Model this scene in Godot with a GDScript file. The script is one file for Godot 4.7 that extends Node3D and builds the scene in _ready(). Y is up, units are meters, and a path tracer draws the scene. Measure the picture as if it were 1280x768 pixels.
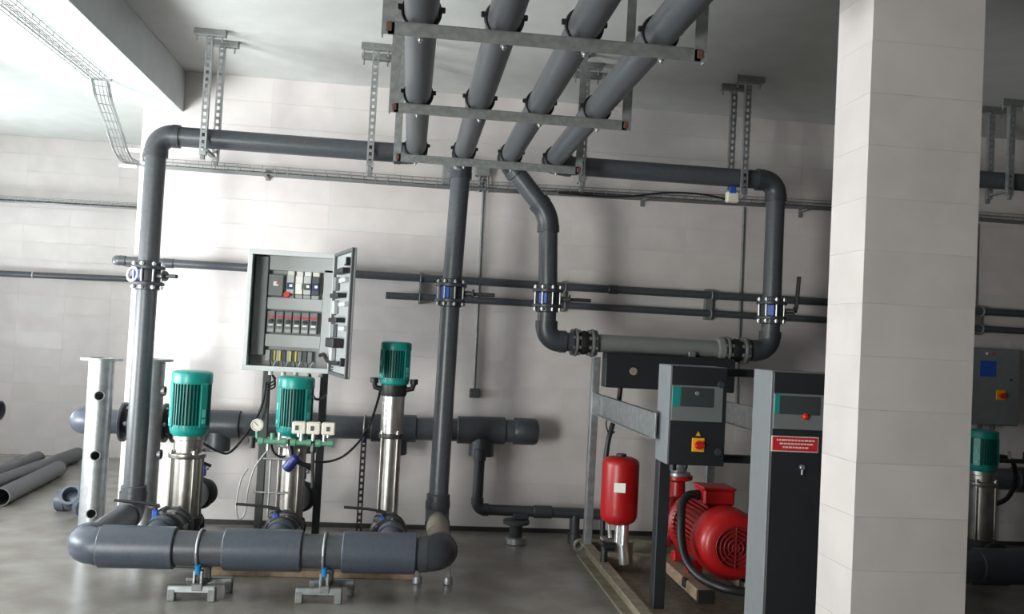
extends Node3D
# Pump room: tiled wall, overhead pipe lines, three vertical pumps, open control cabinet, booster skid.

class MB:
	var v := PackedVector3Array()
	var n := PackedVector3Array()
	func tri(a: Vector3, b: Vector3, c: Vector3, na: Vector3, nb: Vector3, nc: Vector3) -> void:
		if (b - a).cross(c - a).dot(na + nb + nc) > 0.0:
			v.append(a); v.append(c); v.append(b)
			n.append(na); n.append(nc); n.append(nb)
		else:
			v.append(a); v.append(b); v.append(c)
			n.append(na); n.append(nb); n.append(nc)
	func quad(a: Vector3, b: Vector3, c: Vector3, d: Vector3, na: Vector3, nb: Vector3, nc: Vector3, nd: Vector3) -> void:
		tri(a, b, c, na, nb, nc)
		tri(a, c, d, na, nc, nd)
	func flat(a: Vector3, b: Vector3, c: Vector3, d: Vector3, nn: Vector3) -> void:
		quad(a, b, c, d, nn, nn, nn, nn)
	func box(c: Vector3, s: Vector3, bev := 0.0, bs := Basis()) -> MB:
		var h := s * 0.5
		if bev <= 0.0:
			for a in 3:
				for sg in [-1.0, 1.0]:
					var p := []
					for q in [[-1, -1], [1, -1], [1, 1], [-1, 1]]:
						var w := Vector3()
						w[a] = sg * h[a]; w[(a + 1) % 3] = q[0] * h[(a + 1) % 3]; w[(a + 2) % 3] = q[1] * h[(a + 2) % 3]
						p.append(c + bs * w)
					var nn := Vector3(); nn[a] = sg
					flat(p[0], p[1], p[2], p[3], bs * nn)
			return self
		bev = minf(bev, minf(h.x, minf(h.y, h.z)) * 0.9)
		for a in 3:
			for sg in [-1.0, 1.0]:
				var p := []
				for q in [[-1, -1], [1, -1], [1, 1], [-1, 1]]:
					p.append(c + bs * _cv(h, bev, a, sg, q[0], q[1]))
				var nn := Vector3(); nn[a] = sg
				flat(p[0], p[1], p[2], p[3], bs * nn)
		for a in 3:
			var b := (a + 1) % 3
			var k := (a + 2) % 3
			for sa in [-1.0, 1.0]:
				for sb in [-1.0, 1.0]:
					var pa := []
					var pb := []
					for sk in [-1.0, 1.0]:
						var s3 := Vector3(); s3[a] = sa; s3[b] = sb; s3[k] = sk
						pa.append(c + bs * _corner(h, bev, a, s3)); pb.append(c + bs * _corner(h, bev, b, s3))
					var nn := Vector3(); nn[a] = sa; nn[b] = sb
					flat(pa[0], pa[1], pb[1], pb[0], bs * nn.normalized())
		for sx in [-1.0, 1.0]:
			for sy in [-1.0, 1.0]:
				for sz in [-1.0, 1.0]:
					var s3 := Vector3(sx, sy, sz)
					var nn := bs * s3.normalized()
					tri(c + bs * _corner(h, bev, 0, s3), c + bs * _corner(h, bev, 1, s3), c + bs * _corner(h, bev, 2, s3), nn, nn, nn)
		return self
	func _cv(h: Vector3, bev: float, a: int, sg: float, q0: float, q1: float) -> Vector3:
		var s3 := Vector3(); s3[a] = sg; s3[(a + 1) % 3] = q0; s3[(a + 2) % 3] = q1
		return _corner(h, bev, a, s3)
	func _corner(h: Vector3, bev: float, a: int, s3: Vector3) -> Vector3:
		var w := Vector3()
		for i in 3:
			w[i] = s3[i] * (h[i] if i == a else h[i] - bev)
		return w
	func tube(pts: Array, r: float, sides := 14, cap0 := true, cap1 := true) -> MB:
		var m := pts.size()
		var t0: Vector3 = (pts[1] - pts[0]).normalized()
		var u := t0.cross(Vector3.UP if absf(t0.y) < 0.9 else Vector3.RIGHT).normalized()
		var prev := []
		var prevn := []
		var tp := t0
		for i in m:
			var t: Vector3
			if i == 0: t = t0
			elif i == m - 1: t = (pts[i] - pts[i - 1]).normalized()
			else: t = ((pts[i] - pts[i - 1]).normalized() + (pts[i + 1] - pts[i]).normalized()).normalized()
			var ax := tp.cross(t)
			if ax.length() > 1e-6: u = u.rotated(ax.normalized(), tp.angle_to(t))
			u = (u - t * u.dot(t)).normalized()
			tp = t
			var w := t.cross(u)
			var ring := []
			var rn := []
			for k in sides:
				var an := TAU * k / sides
				var d := u * cos(an) + w * sin(an)
				ring.append(pts[i] + d * r); rn.append(d)
			if i > 0:
				for k in sides:
					var j := (k + 1) % sides
					quad(prev[k], prev[j], ring[j], ring[k], prevn[k], prevn[j], rn[j], rn[k])
			if (i == 0 and cap0) or (i == m - 1 and cap1):
				var nn := -t if i == 0 else t
				for k in sides:
					tri(pts[i], ring[k], ring[(k + 1) % sides], nn, nn, nn)
			prev = ring; prevn = rn
		return self
	func lathe(o: Vector3, ax: Vector3, prof: Array, sides := 24, smooth_deg := 35.0) -> MB:
		ax = ax.normalized()
		var u := ax.cross(Vector3.UP if absf(ax.y) < 0.9 else Vector3.RIGHT).normalized()
		var w := ax.cross(u)
		var m := prof.size()
		var sn := []
		for i in m - 1:
			var d: Vector2 = prof[i + 1] - prof[i]
			sn.append(Vector2(d.y, -d.x).normalized())
		for i in m - 1:
			var n0: Vector2 = sn[i]
			var n1: Vector2 = sn[i]
			if i > 0 and absf(rad_to_deg(sn[i - 1].angle_to(sn[i]))) < smooth_deg: n0 = (sn[i - 1] + sn[i]).normalized()
			if i < m - 2 and absf(rad_to_deg(sn[i + 1].angle_to(sn[i]))) < smooth_deg: n1 = (sn[i + 1] + sn[i]).normalized()
			var p0: Vector2 = prof[i]
			var p1: Vector2 = prof[i + 1]
			for k in sides:
				var a0 := TAU * k / sides
				var a1 := TAU * (k + 1) / sides
				var d0 := u * cos(a0) + w * sin(a0)
				var d1 := u * cos(a1) + w * sin(a1)
				var va := o + ax * p0.y + d0 * p0.x
				var vb := o + ax * p0.y + d1 * p0.x
				var vc := o + ax * p1.y + d1 * p1.x
				var vd := o + ax * p1.y + d0 * p1.x
				var na := d0 * n0.x + ax * n0.y
				var nb := d1 * n0.x + ax * n0.y
				var nc := d1 * n1.x + ax * n1.y
				var nd := d0 * n1.x + ax * n1.y
				if p1.x > 1e-6: tri(va, vc, vd, na, nc, nd)
				if p0.x > 1e-6: tri(va, vb, vc, na, nb, nc)
		return self
	func rod(a: Vector3, b: Vector3, r: float, sides := 10) -> MB:
		return tube([a, b], r, sides)
	func mesh() -> ArrayMesh:
		var arr := []
		arr.resize(Mesh.ARRAY_MAX)
		arr[Mesh.ARRAY_VERTEX] = v
		arr[Mesh.ARRAY_NORMAL] = n
		var am := ArrayMesh.new()
		am.add_surface_from_arrays(Mesh.PRIMITIVE_TRIANGLES, arr)
		return am

var M := {}
var used := {}
var org := {}

func mb() -> MB: return MB.new()
func V(x: float, y: float, z: float) -> Vector3: return Vector3(x, y, z)
func P(x: float, y: float) -> Vector2: return Vector2(x, y)

func numbered(called: String) -> String:
	if not used.has(called):
		used[called] = 0
		return called
	used[called] += 1
	return "%s_%03d" % [called, used[called]]

func thing(called: String, label: String, cat: String, at := Vector3.ZERO, group := "") -> Node3D:
	var o := Node3D.new()
	o.name = numbered(called)
	add_child(o)
	o.position = at
	o.set_meta("label", label)
	o.set_meta("category", cat)
	if group != "": o.set_meta("group", group)
	org[o] = at
	return o

func struct(called: String, at := Vector3.ZERO) -> Node3D:
	var o := Node3D.new()
	o.name = called
	add_child(o)
	o.position = at
	o.set_meta("kind", "structure")
	org[o] = at
	return o

func part(parent: Node3D, called: String, b: MB, m: Material, label := "") -> MeshInstance3D:
	return place(parent, called, b.mesh(), m, Vector3.ZERO, label)

func place(parent: Node3D, called: String, me: Mesh, m: Material, at: Vector3, label := "") -> MeshInstance3D:
	var o := MeshInstance3D.new()
	o.name = called
	o.mesh = me
	o.material_override = m
	parent.add_child(o, true)
	o.position = at - (org[parent] if org.has(parent) else Vector3.ZERO)
	if label != "": o.set_meta("label", label)
	return o

# ---------------------------------------------------------------- materials
func noise_tex(freq: float, lo: Color, hi: Color, seed_: int, mid := 0.5, normal := false, size := 512) -> NoiseTexture2D:
	var f := FastNoiseLite.new()
	f.seed = seed_
	f.noise_type = FastNoiseLite.TYPE_SIMPLEX_SMOOTH
	f.frequency = freq
	f.fractal_octaves = 5
	var t := NoiseTexture2D.new()
	t.noise = f
	t.width = size; t.height = size
	t.seamless = true
	if normal:
		t.as_normal_map = true
		t.bump_strength = 4.0
	else:
		var g := Gradient.new()
		g.set_color(0, lo); g.set_color(1, hi)
		g.set_offset(0, mid - 0.3); g.set_offset(1, mid + 0.3)
		t.color_ramp = g
	return t

func mat(c: Color, rough: float, metal := 0.0, spec := 0.5) -> StandardMaterial3D:
	var m := StandardMaterial3D.new()
	m.albedo_color = c
	m.roughness = rough
	m.metallic = metal
	m.metallic_specular = spec
	return m

func grained(m: StandardMaterial3D, tex: Texture2D, metres: float, nrm: Texture2D = null, ns := 0.3) -> StandardMaterial3D:
	m.albedo_texture = tex
	m.uv1_triplanar = true
	m.uv1_world_triplanar = true
	m.uv1_scale = Vector3.ONE / metres
	if nrm:
		m.normal_enabled = true
		m.normal_texture = nrm
		m.normal_scale = ns
	return m

func materials() -> void:
	var soft := noise_tex(0.012, Color(0.965, 0.965, 0.965), Color(1, 1, 1), 11)
	var cloudy := noise_tex(0.01, Color(0.86, 0.845, 0.825), Color(1.0, 1.0, 1.0), 12)
	var dusty := noise_tex(0.03, Color(0.91, 0.90, 0.89), Color(1, 1, 1), 13)
	var spangle := noise_tex(0.014, Color(0.88, 0.885, 0.89), Color(1, 1, 1), 14)
	var fine_n := noise_tex(0.06, Color(), Color(), 15, 0.5, true)
	M.wall = grained(mat(Color8(226, 222, 220), 0.85), soft, 1.7)
	M.grout = mat(Color8(198, 195, 192), 0.9)
	M.tile = grained(mat(Color8(215, 207, 205), 0.30), soft, 2.3)
	M.tile_b = grained(mat(Color8(213, 205, 203), 0.34), soft, 1.9)
	M.tile_c = grained(mat(Color8(217, 210, 207), 0.27), soft, 2.9)
	M.beam_paint = grained(mat(Color8(196, 200, 200), 0.85), soft, 2.1)
	M.ceiling = grained(mat(Color8(192, 192, 189), 0.9), soft, 2.1, fine_n, 0.03)
	M.floor = grained(mat(Color8(142, 139, 134), 0.26), cloudy, 2.6, fine_n, 0.04)
	M.plaster_grey = grained(mat(Color8(150, 150, 148), 0.9), soft, 2.0)
	M.skirt = mat(Color8(48, 46, 45), 0.6)
	M.pvc = grained(mat(Color8(77, 81, 87), 0.36), dusty, 0.6)
	M.pvc_fit = grained(mat(Color8(65, 69, 75), 0.38), dusty, 0.5)
	M.pvc_big = grained(mat(Color8(74, 81, 93), 0.40), dusty, 0.45)
	M.beige_pvc = grained(mat(Color8(150, 141, 128), 0.5), dusty, 0.4)
	M.galv = grained(mat(Color8(172, 175, 176), 0.42, 0.75), spangle, 0.5)
	M.galv_dull = grained(mat(Color8(140, 142, 140), 0.6, 0.45), spangle, 0.4)
	M.zinc = mat(Color8(215, 216, 216), 0.28, 0.9)
	M.steel = grained(mat(Color8(186, 182, 175), 0.33, 1.0), spangle, 0.7)
	M.steel_dark = grained(mat(Color8(92, 92, 92), 0.45, 0.7), spangle, 0.3)
	M.cast = grained(mat(Color8(70, 72, 74), 0.5, 0.3), dusty, 0.3)
	M.black = mat(Color8(26, 27, 29), 0.5)
	M.rubber = mat(Color8(22, 22, 23), 0.7)
	M.teal = grained(mat(Color8(20, 142, 132), 0.34), soft, 0.5)
	M.teal_dark = grained(mat(Color8(14, 108, 102), 0.42), soft, 0.4)
	M.teal_pale = mat(Color8(108, 196, 186), 0.5)
	M.blue = mat(Color8(38, 84, 176), 0.4)
	M.sky_blue = mat(Color8(30, 128, 190), 0.4)
	M.navy = mat(Color8(34, 46, 110), 0.4)
	M.patina = grained(mat(Color8(96, 158, 130), 0.55), dusty, 0.2)
	M.white = mat(Color8(236, 234, 228), 0.5)
	M.cream = mat(Color8(224, 218, 204), 0.5)
	M.enamel = grained(mat(Color8(196, 199, 199), 0.42), soft, 0.8)
	M.duct = mat(Color8(168, 170, 170), 0.6)
	M.plate = mat(Color8(158, 160, 158), 0.5)
	M.gasket = mat(Color8(74, 76, 77), 0.6)
	M.cabinet_dark = grained(mat(Color8(34, 37, 41), 0.45), soft, 0.6)
	M.cabinet_grey = grained(mat(Color8(124, 128, 131), 0.45), soft, 0.7)
	M.panel_grey = mat(Color8(112, 117, 117), 0.5)
	M.screen = mat(Color8(58, 64, 66), 0.3)
	M.teal_print = mat(Color8(18, 138, 134), 0.4)
	M.yellow = mat(Color8(236, 176, 32), 0.45)
	M.red_switch = mat(Color8(206, 38, 30), 0.4)
	M.red = grained(mat(Color8(168, 20, 24), 0.36), soft, 0.5)
	M.red_dark = grained(mat(Color8(140, 24, 26), 0.5), dusty, 0.4)
	M.red_sign = mat(Color8(204, 34, 44), 0.45)
	M.yellow_wire = mat(Color8(206, 196, 60), 0.5)
	M.rust = grained(mat(Color8(104, 72, 60), 0.85), dusty, 0.1)
	M.skid = grained(mat(Color8(150, 142, 126), 0.65, 0.2), cloudy, 0.5)
	M.wood = grained(mat(Color8(150, 130, 108), 0.8), cloudy, 0.3)
	M.hose = mat(Color8(30, 31, 33), 0.45)
	M.clear_hose = mat(Color8(196, 198, 196), 0.3)
	M.wire = mat(Color8(150, 152, 152), 0.4, 0.7)
	M.wire_grey = mat(Color8(150, 150, 148), 0.4)
	M.header_paint = grained(mat(Color8(136, 138, 136), 0.42, 0.2), soft, 0.5)
	M.door_grey = grained(mat(Color8(150, 153, 153), 0.45), soft, 0.6)
	M.glass = mat(Color(0.85, 0.9, 0.92, 0.12), 0.02)
	M.glass.transparency = BaseMaterial3D.TRANSPARENCY_ALPHA
	M.frame_alu = mat(Color8(180, 182, 184), 0.4, 0.6)

# ---------------------------------------------------------------- shared shapes
func bend_points(p: Vector3, d1: Vector3, d2: Vector3, T: float, n := 10) -> Array:
	var th := d1.angle_to(d2)
	var R := T / tan(th * 0.5)
	var nr := (d2 - d1 * d2.dot(d1)).normalized()
	var c := p - d1 * T + nr * R
	var out := []
	for i in n + 1:
		var f := th * i / n
		out.append(c + (-nr * cos(f) + d1 * sin(f)) * R)
	return out

func elbow_shape(p: Vector3, d1: Vector3, d2: Vector3, L: float, r: float, grow := 1.13) -> MB:
	var b := mb()
	var T := L * 0.72
	var pts := [p - d1 * L]
	pts.append_array(bend_points(p, d1, d2, T))
	pts.append(p + d2 * L)
	b.tube(pts, r * grow, 22)
	b.tube([p - d1 * (L + 0.004), p - d1 * (L - 0.045)], r * grow * 1.045, 22)
	b.tube([p + d2 * (L - 0.045), p + d2 * (L + 0.004)], r * grow * 1.045, 22)
	return b

# a line of pipe through the points, an elbow at each inner one
func pipe_run(t: Node3D, pts: Array, r: float, L: float, m_pipe: Material, m_fit: Material) -> void:
	for i in pts.size() - 1:
		var a: Vector3 = pts[i]
		var c: Vector3 = pts[i + 1]
		var d := (c - a).normalized()
		if i > 0: a += d * (L - 0.03)
		if i < pts.size() - 2: c -= d * (L - 0.03)
		if (c - a).dot(d) > 0.01:
			part(t, "pipe", mb().tube([a, c], r, 24), m_pipe)
	for i in range(1, pts.size() - 1):
		var d1: Vector3 = (pts[i] - pts[i - 1]).normalized()
		var d2: Vector3 = (pts[i + 1] - pts[i]).normalized()
		part(t, "elbow", elbow_shape(pts[i], d1, d2, L, r), m_fit)

func coupling(t: Node3D, a: Vector3, c: Vector3, r: float, m: Material, called := "coupling") -> MeshInstance3D:
	var d := (c - a).normalized()
	var l := (c - a).length()
	return part(t, called, mb().lathe(a, d, [P(r * 0.8, 0), P(r - 0.006, 0), P(r, 0.006), P(r, l - 0.006), P(r - 0.006, l), P(r * 0.8, l)], 28), m)

func disc(o: Vector3, ax: Vector3, r: float, th: float, ch := 0.003, sides := 24) -> MB:
	return mb().lathe(o - ax * th * 0.5, ax, [P(0, 0), P(r - ch, 0), P(r, ch), P(r, th - ch), P(r - ch, th), P(0, th)], sides, 20.0)

func ring_shape(o: Vector3, ax: Vector3, ri: float, ro: float, th: float, sides := 24) -> MB:
	return mb().lathe(o - ax * th * 0.5, ax, [P(ri, 0), P(ro, 0), P(ro, th), P(ri, th), P(ri, 0)], sides, 20.0)

func band_points(o: Vector3, ax: Vector3, r: float, n := 24) -> Array:
	var u := ax.cross(Vector3.UP if absf(ax.y) < 0.9 else Vector3.RIGHT).normalized()
	var w := ax.cross(u)
	var out := []
	for i in n + 1:
		out.append(o + (u * cos(TAU * i / n) + w * sin(TAU * i / n)) * r)
	return out

func bolt(t: Node3D, a: Vector3, ax: Vector3, l: float, r: float, m: Material) -> void:
	var b := mb().rod(a - ax * l * 0.5, a + ax * l * 0.5, r, 6)
	for s in [-1.0, 1.0]:
		b.lathe(a + ax * s * (l * 0.5 - r * 1.6) - ax * r * 0.9, ax, [P(0, 0), P(r * 1.9, 0), P(r * 1.9, r * 1.8), P(0, r * 1.8)], 6, 5.0)
	part(t, "bolt", b, m)

# butterfly valve clamped between two flanges; ax is the pipe direction, neck points to the handle
func butterfly_valve(label: String, group: String, at: Vector3, ax: Vector3, neck: Vector3, lever: Vector3, r: float, half: float, m_neck: Material, m_bolt: Material, plates := true, lever_l := 0.19, nbolt := 8) -> Node3D:
	var t := thing("butterfly_valve", label, "valve", at, group)
	var side := ax.cross(neck).normalized()
	for s in [-1.0, 1.0]:
		part(t, "flange", disc(at + ax * s * (half - 0.02), ax, r, 0.024, 0.004), M.pvc_fit)
		part(t, "stub", mb().lathe(at + ax * s * (half - 0.01), ax * s, [P(r * 0.75, 0), P(r * 0.74, 0.03), P(r * 0.66, 0.035), P(0, 0.035)], 24), M.pvc_fit)
	var bd := disc(at, ax, r * 0.74, half * 2.0 - 0.06, 0.006)
	part(t, "valve_body", bd, M.cast)
	for k in nbolt:
		var an := TAU * (k + 0.5) / nbolt
		bolt(t, at + (neck * cos(an) + side * sin(an)) * r * 0.86, ax, half * 2.0 + 0.035, 0.0085, m_bolt)
	var nk := part(t, "neck", mb().rod(at + neck * r * 0.6, at + neck * (r + 0.045), 0.02, 14), m_neck)
	part(nk, "top_plate", disc(at + neck * (r + 0.047), neck, 0.036, 0.012), M.steel_dark)
	var p0 := at + neck * (r + 0.062)
	var lv := mb()
	lv.tube([at + neck * (r + 0.05), p0, p0 + lever * 0.03], 0.012, 10)
	var bs := Basis(lever, lever.cross(ax if absf(lever.dot(ax)) < 0.9 else side).normalized(), (lever.cross(lever.cross(ax if absf(lever.dot(ax)) < 0.9 else side))).normalized())
	lv.box(p0 + lever * (lever_l * 0.5 + 0.02), V(lever_l, 0.03, 0.026), 0.005, bs)
	part(t, "lever", lv, M.black)
	if plates:
		var f := V(-0.5, 0, 0.866)
		var bb := Basis(V(0.866, 0, 0.5), V(0, 1, 0), f)
		part(t, "name_plate", mb().box(at + f * r * 0.76, V(0.06, half * 1.05, 0.012), 0.002, bb), M.blue, "blue plate")
	return t

# slotted steel channel from a (top) down to b, web facing +z
func slotted_strut(a: Vector3, l: float, w := 0.042) -> MB:
	var b := mb()
	var y0 := a.y - l
	for s in [-1.0, 1.0]:
		b.box(V(a.x + s * (w * 0.5 - 0.006), a.y - l * 0.5, a.z), V(0.012, l, 0.004))
		b.box(V(a.x + s * (w * 0.5 - 0.002), a.y - l * 0.5, a.z - 0.018), V(0.004, l, 0.036))
	var k := 0
	var y := a.y - 0.01
	while y > y0:
		b.box(V(a.x, y, a.z), V(w - 0.02, 0.022, 0.004))
		y -= 0.048
		k += 1
	return b

func tile_wall(t: Node3D, x0: float, nx: int, tw: float, y0: float, ny: int, th: float, bs: Basis, o: Vector3, seed_: int, ms := [], gap := 0.0014) -> void:
	var me := mb().box(Vector3.ZERO, V(tw - 0.0004, th - gap, 0.004), 0.0004).mesh()
	var rg := RandomNumberGenerator.new()
	rg.seed = seed_
	if ms.is_empty(): ms = [M.tile, M.tile_b, M.tile_c]
	for j in ny:
		for i in nx:
			var loc := V(x0 + tw * (i + 0.5), y0 + th * (j + 0.5), -0.002 + rg.randf_range(-0.0002, 0.0002))
			var w := place(t, "tile", me, ms[rg.randi() % ms.size()], o + bs * loc)
			w.basis = bs

func _ready() -> void:
	# camera
	var cam := Camera3D.new()
	cam.name = "camera"
	cam.position = Vector3(0, 1.6005, 7.3938)
	cam.rotation_degrees = Vector3(1.949, -6.474, 2.973)
	cam.fov = rad_to_deg(2.0 * atan(384.0 / 1120.0))
	cam.near = 0.05
	add_child(cam)
	cam.current = true
	# sky and exposure
	var we := WorldEnvironment.new()
	var env := Environment.new()
	env.background_mode = Environment.BG_SKY
	var sky := Sky.new()
	var psm := ProceduralSkyMaterial.new()
	psm.sky_top_color = Color(0.55, 0.66, 0.82)
	psm.sky_horizon_color = Color(0.86, 0.89, 0.92)
	psm.ground_bottom_color = Color(0.55, 0.53, 0.50)
	psm.ground_horizon_color = Color(0.72, 0.71, 0.68)
	psm.energy_multiplier = 1.0
	sky.sky_material = psm
	env.sky = sky
	env.tonemap_mode = Environment.TONE_MAPPER_LINEAR
	env.tonemap_exposure = 1.03
	env.sdfgi_enabled = true
	env.ssao_enabled = true
	env.ssil_enabled = true
	we.environment = env
	add_child(we)
	# daylight from the sunlit yard through the doorway and the large side window; the recess lamp is added
	daylight("doorway_daylight", V(-4.05, 1.03, 8.14), V(0.08, 0.1, -1.0), 1.4, 1.95, 34.0, Color(0.985, 1.0, 0.985))
	daylight("window_daylight", V(-4.86, 1.25, WZ), V(0.62, 0.75, -0.3), 2.5, 1.45, 46.0, Color(0.96, 0.99, 1.0))
	daylight("added_recess_light", V(-4.86, 1.25, -1.6), V(0.1, 0.93, 0.36), 1.1, 1.45, 14.0, Color(0.94, 0.99, 1.0))  # added lamp aimed upward to whiten the recess ceiling
	materials()
	build_room()
	build_pipe_lines()
	build_manifold()
	build_wall_header()
	build_wall_services()
	build_frames()
	build_pumps()
	build_cabinet()
	build_skid()
	build_column_side()
	build_corner()
	build_far_set()

func daylight(called: String, at: Vector3, dir: Vector3, w: float, h: float, e: float, c: Color) -> void:
	var l := AreaLight3D.new()
	l.name = called
	l.area_size = Vector2(w, h)
	l.light_energy = e
	l.light_color = c
	l.shadow_enabled = true
	l.area_range = 40.0
	add_child(l)
	l.position = at
	l.look_at_from_position(at, at + dir, Vector3.UP)

# ---------------------------------------------------------------- room
func build_room() -> void:
	var t := struct("floor")
	part(t, "floor_slab", mb().box(V(3.4, -0.1, 2.4), V(17.2, 0.2, 12.0)), M.floor)
	t = struct("ceiling")
	part(t, "ceiling_slab", mb().box(V(3.4, 3.72, 2.4), V(17.2, 0.24, 12.0)), M.ceiling)
	# tiled wall behind the pumps
	t = struct("wall_back")
	part(t, "wall_body", mb().box(V(4.8, 1.8, -0.103), V(14.0, 3.6, 0.2)), M.grout)
	tile_wall(t, -2.2, 16, 0.5, 0.0, 18, 0.2, Basis(), Vector3.ZERO, 5)
	var far := mb()
	for j in 18:
		for i in 6:
			far.box(V(5.8 + 0.5 * (i + 0.5), 0.2 * (j + 0.5), -0.002), V(0.4992, 0.1984, 0.004))
	var fo := part(t, "tile_field", far, M.tile)
	fo.set_meta("kind", "stuff")
	# end face of that wall and the recess beside it
	t = struct("wall_recess_side")
	part(t, "wall_body", mb().box(V(-2.1, 1.8, -1.755), V(0.2, 3.6, 3.09)), M.wall)
	t = struct("wall_light_block")  # unseen stub wall added to keep window and door light off the recess
	part(t, "wall_body", mb().box(V(-4.16, 1.8, -0.1), V(1.48, 3.6, 0.2)), M.wall)
	t = struct("wall_recess")
	part(t, "wall_body", mb().box(V(-3.5, 1.8, -3.405), V(3.0, 3.6, 0.2)), M.grout)
	tile_wall(t, -4.9, 6, 0.5, 0.0, 18, 0.2, Basis(), V(0, 0, -3.302), 8)
	# side wall with the daylight window and a smaller one added for the recess
	t = struct("wall_left")
	var lw := mb()
	var X := -5.0
	lw.box(V(X, 1.8, -2.75), V(0.2, 3.6, 1.1)); lw.box(V(X, 1.8, -0.2), V(0.2, 3.6, 1.6))
	lw.box(V(X, 0.24, -1.6), V(0.2, 0.48, 1.2)); lw.box(V(X, 2.82, -1.6), V(0.2, 1.56, 1.2))
	lw.box(V(X, 0.24, WZ), V(0.2, 0.48, 2.6)); lw.box(V(X, 2.82, WZ), V(0.2, 1.56, 2.6))
	lw.box(V(X, 1.8, 5.8), V(0.2, 3.6, 5.2))
	part(t, "wall_body", lw, M.wall)
	t = struct("window_1")
	var wf := mb()
	for s in [-1.0, 0.0, 1.0]: wf.box(V(X, 1.26, WZ + s * 1.275), V(0.06, 1.56, 0.05), 0.004)
	for y in [0.505, 2.015]: wf.box(V(X, y, WZ), V(0.06, 0.05, 2.6), 0.004)
	part(t, "window_frame", wf, M.frame_alu)
	for s in [-1.0, 1.0]: part(t, "pane", mb().box(V(X, 1.26, WZ + s * 0.6375), V(0.006, 1.46, 1.22)), M.glass)
	t = struct("window_2")  # unseen window added to go with the extra recess lamp
	wf = mb()
	for s in [-1.0, 0.0, 1.0]: wf.box(V(X, 1.26, -1.6 + s * 0.575), V(0.06, 1.56, 0.05), 0.004)
	for y in [0.505, 2.015]: wf.box(V(X, y, -1.6), V(0.06, 0.05, 1.2), 0.004)
	part(t, "window_frame", wf, M.frame_alu)
	for s in [-1.0, 1.0]: part(t, "pane", mb().box(V(X, 1.26, -1.6 + s * 0.2875), V(0.006, 1.46, 0.52)), M.glass)
	t = struct("door_1")
	var df := mb()
	for s in [-1.0, 1.0]: df.box(V(-4.05 + s * 0.72, 1.07, 8.3), V(0.06, 2.14, 0.2), 0.005)
	df.box(V(-4.05, 2.115, 8.3), V(1.38, 0.05, 0.2), 0.005)
	part(t, "door_frame", df, M.frame_alu)
	t = struct("wall_rear")
	part(t, "wall_body", mb().box(V(-4.95, 1.8, 8.3), V(0.3, 3.6, 0.2)).box(V(4.35, 1.8, 8.3), V(15.3, 3.6, 0.2)).box(V(-4.05, 2.87, 8.3), V(1.5, 1.46, 0.2)), M.plaster_grey)
	t = struct("wall_right")
	part(t, "wall_body", mb().box(V(11.9, 1.8, 4.1), V(0.2, 3.6, 8.2)), M.plaster_grey)
	t = struct("beam_ceiling")
	part(t, "beam_body", mb().box(V(-2.04, 3.435, 4.1), V(0.30, 0.33, 8.2), 0.006), M.beam_paint)
	t = struct("baseboard_back")
	part(t, "strip", mb().box(V(2.4, 0.018, 0.008), V(9.14, 0.036, 0.016), 0.003), M.skirt)
	# tiled column
	t = struct("column_tiled", V(1.91, 0, 4.06))
	part(t, "column_core", mb().box(V(1.9125, 1.8, 4.06), V(0.449, 3.6, 0.274)), M.grout)
	tile_wall(t, -0.2275, 1, 0.455, 0.0, 18, 0.2, Basis(), V(1.9125, 0, 4.2), 21, [], 0.0007)
	tile_wall(t, -0.2275, 1, 0.455, 0.0, 18, 0.2, Basis(Vector3.UP, PI), V(1.9125, 0, 3.92), 22, [], 0.0007)
	tile_wall(t, -0.14, 1, 0.28, 0.0, 18, 0.2, Basis(Vector3.UP, -PI / 2), V(1.685, 0, 4.06), 23, [], 0.0007)
	tile_wall(t, -0.14, 1, 0.28, 0.0, 18, 0.2, Basis(Vector3.UP, PI / 2), V(2.14, 0, 4.06), 24, [], 0.0007)

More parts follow.
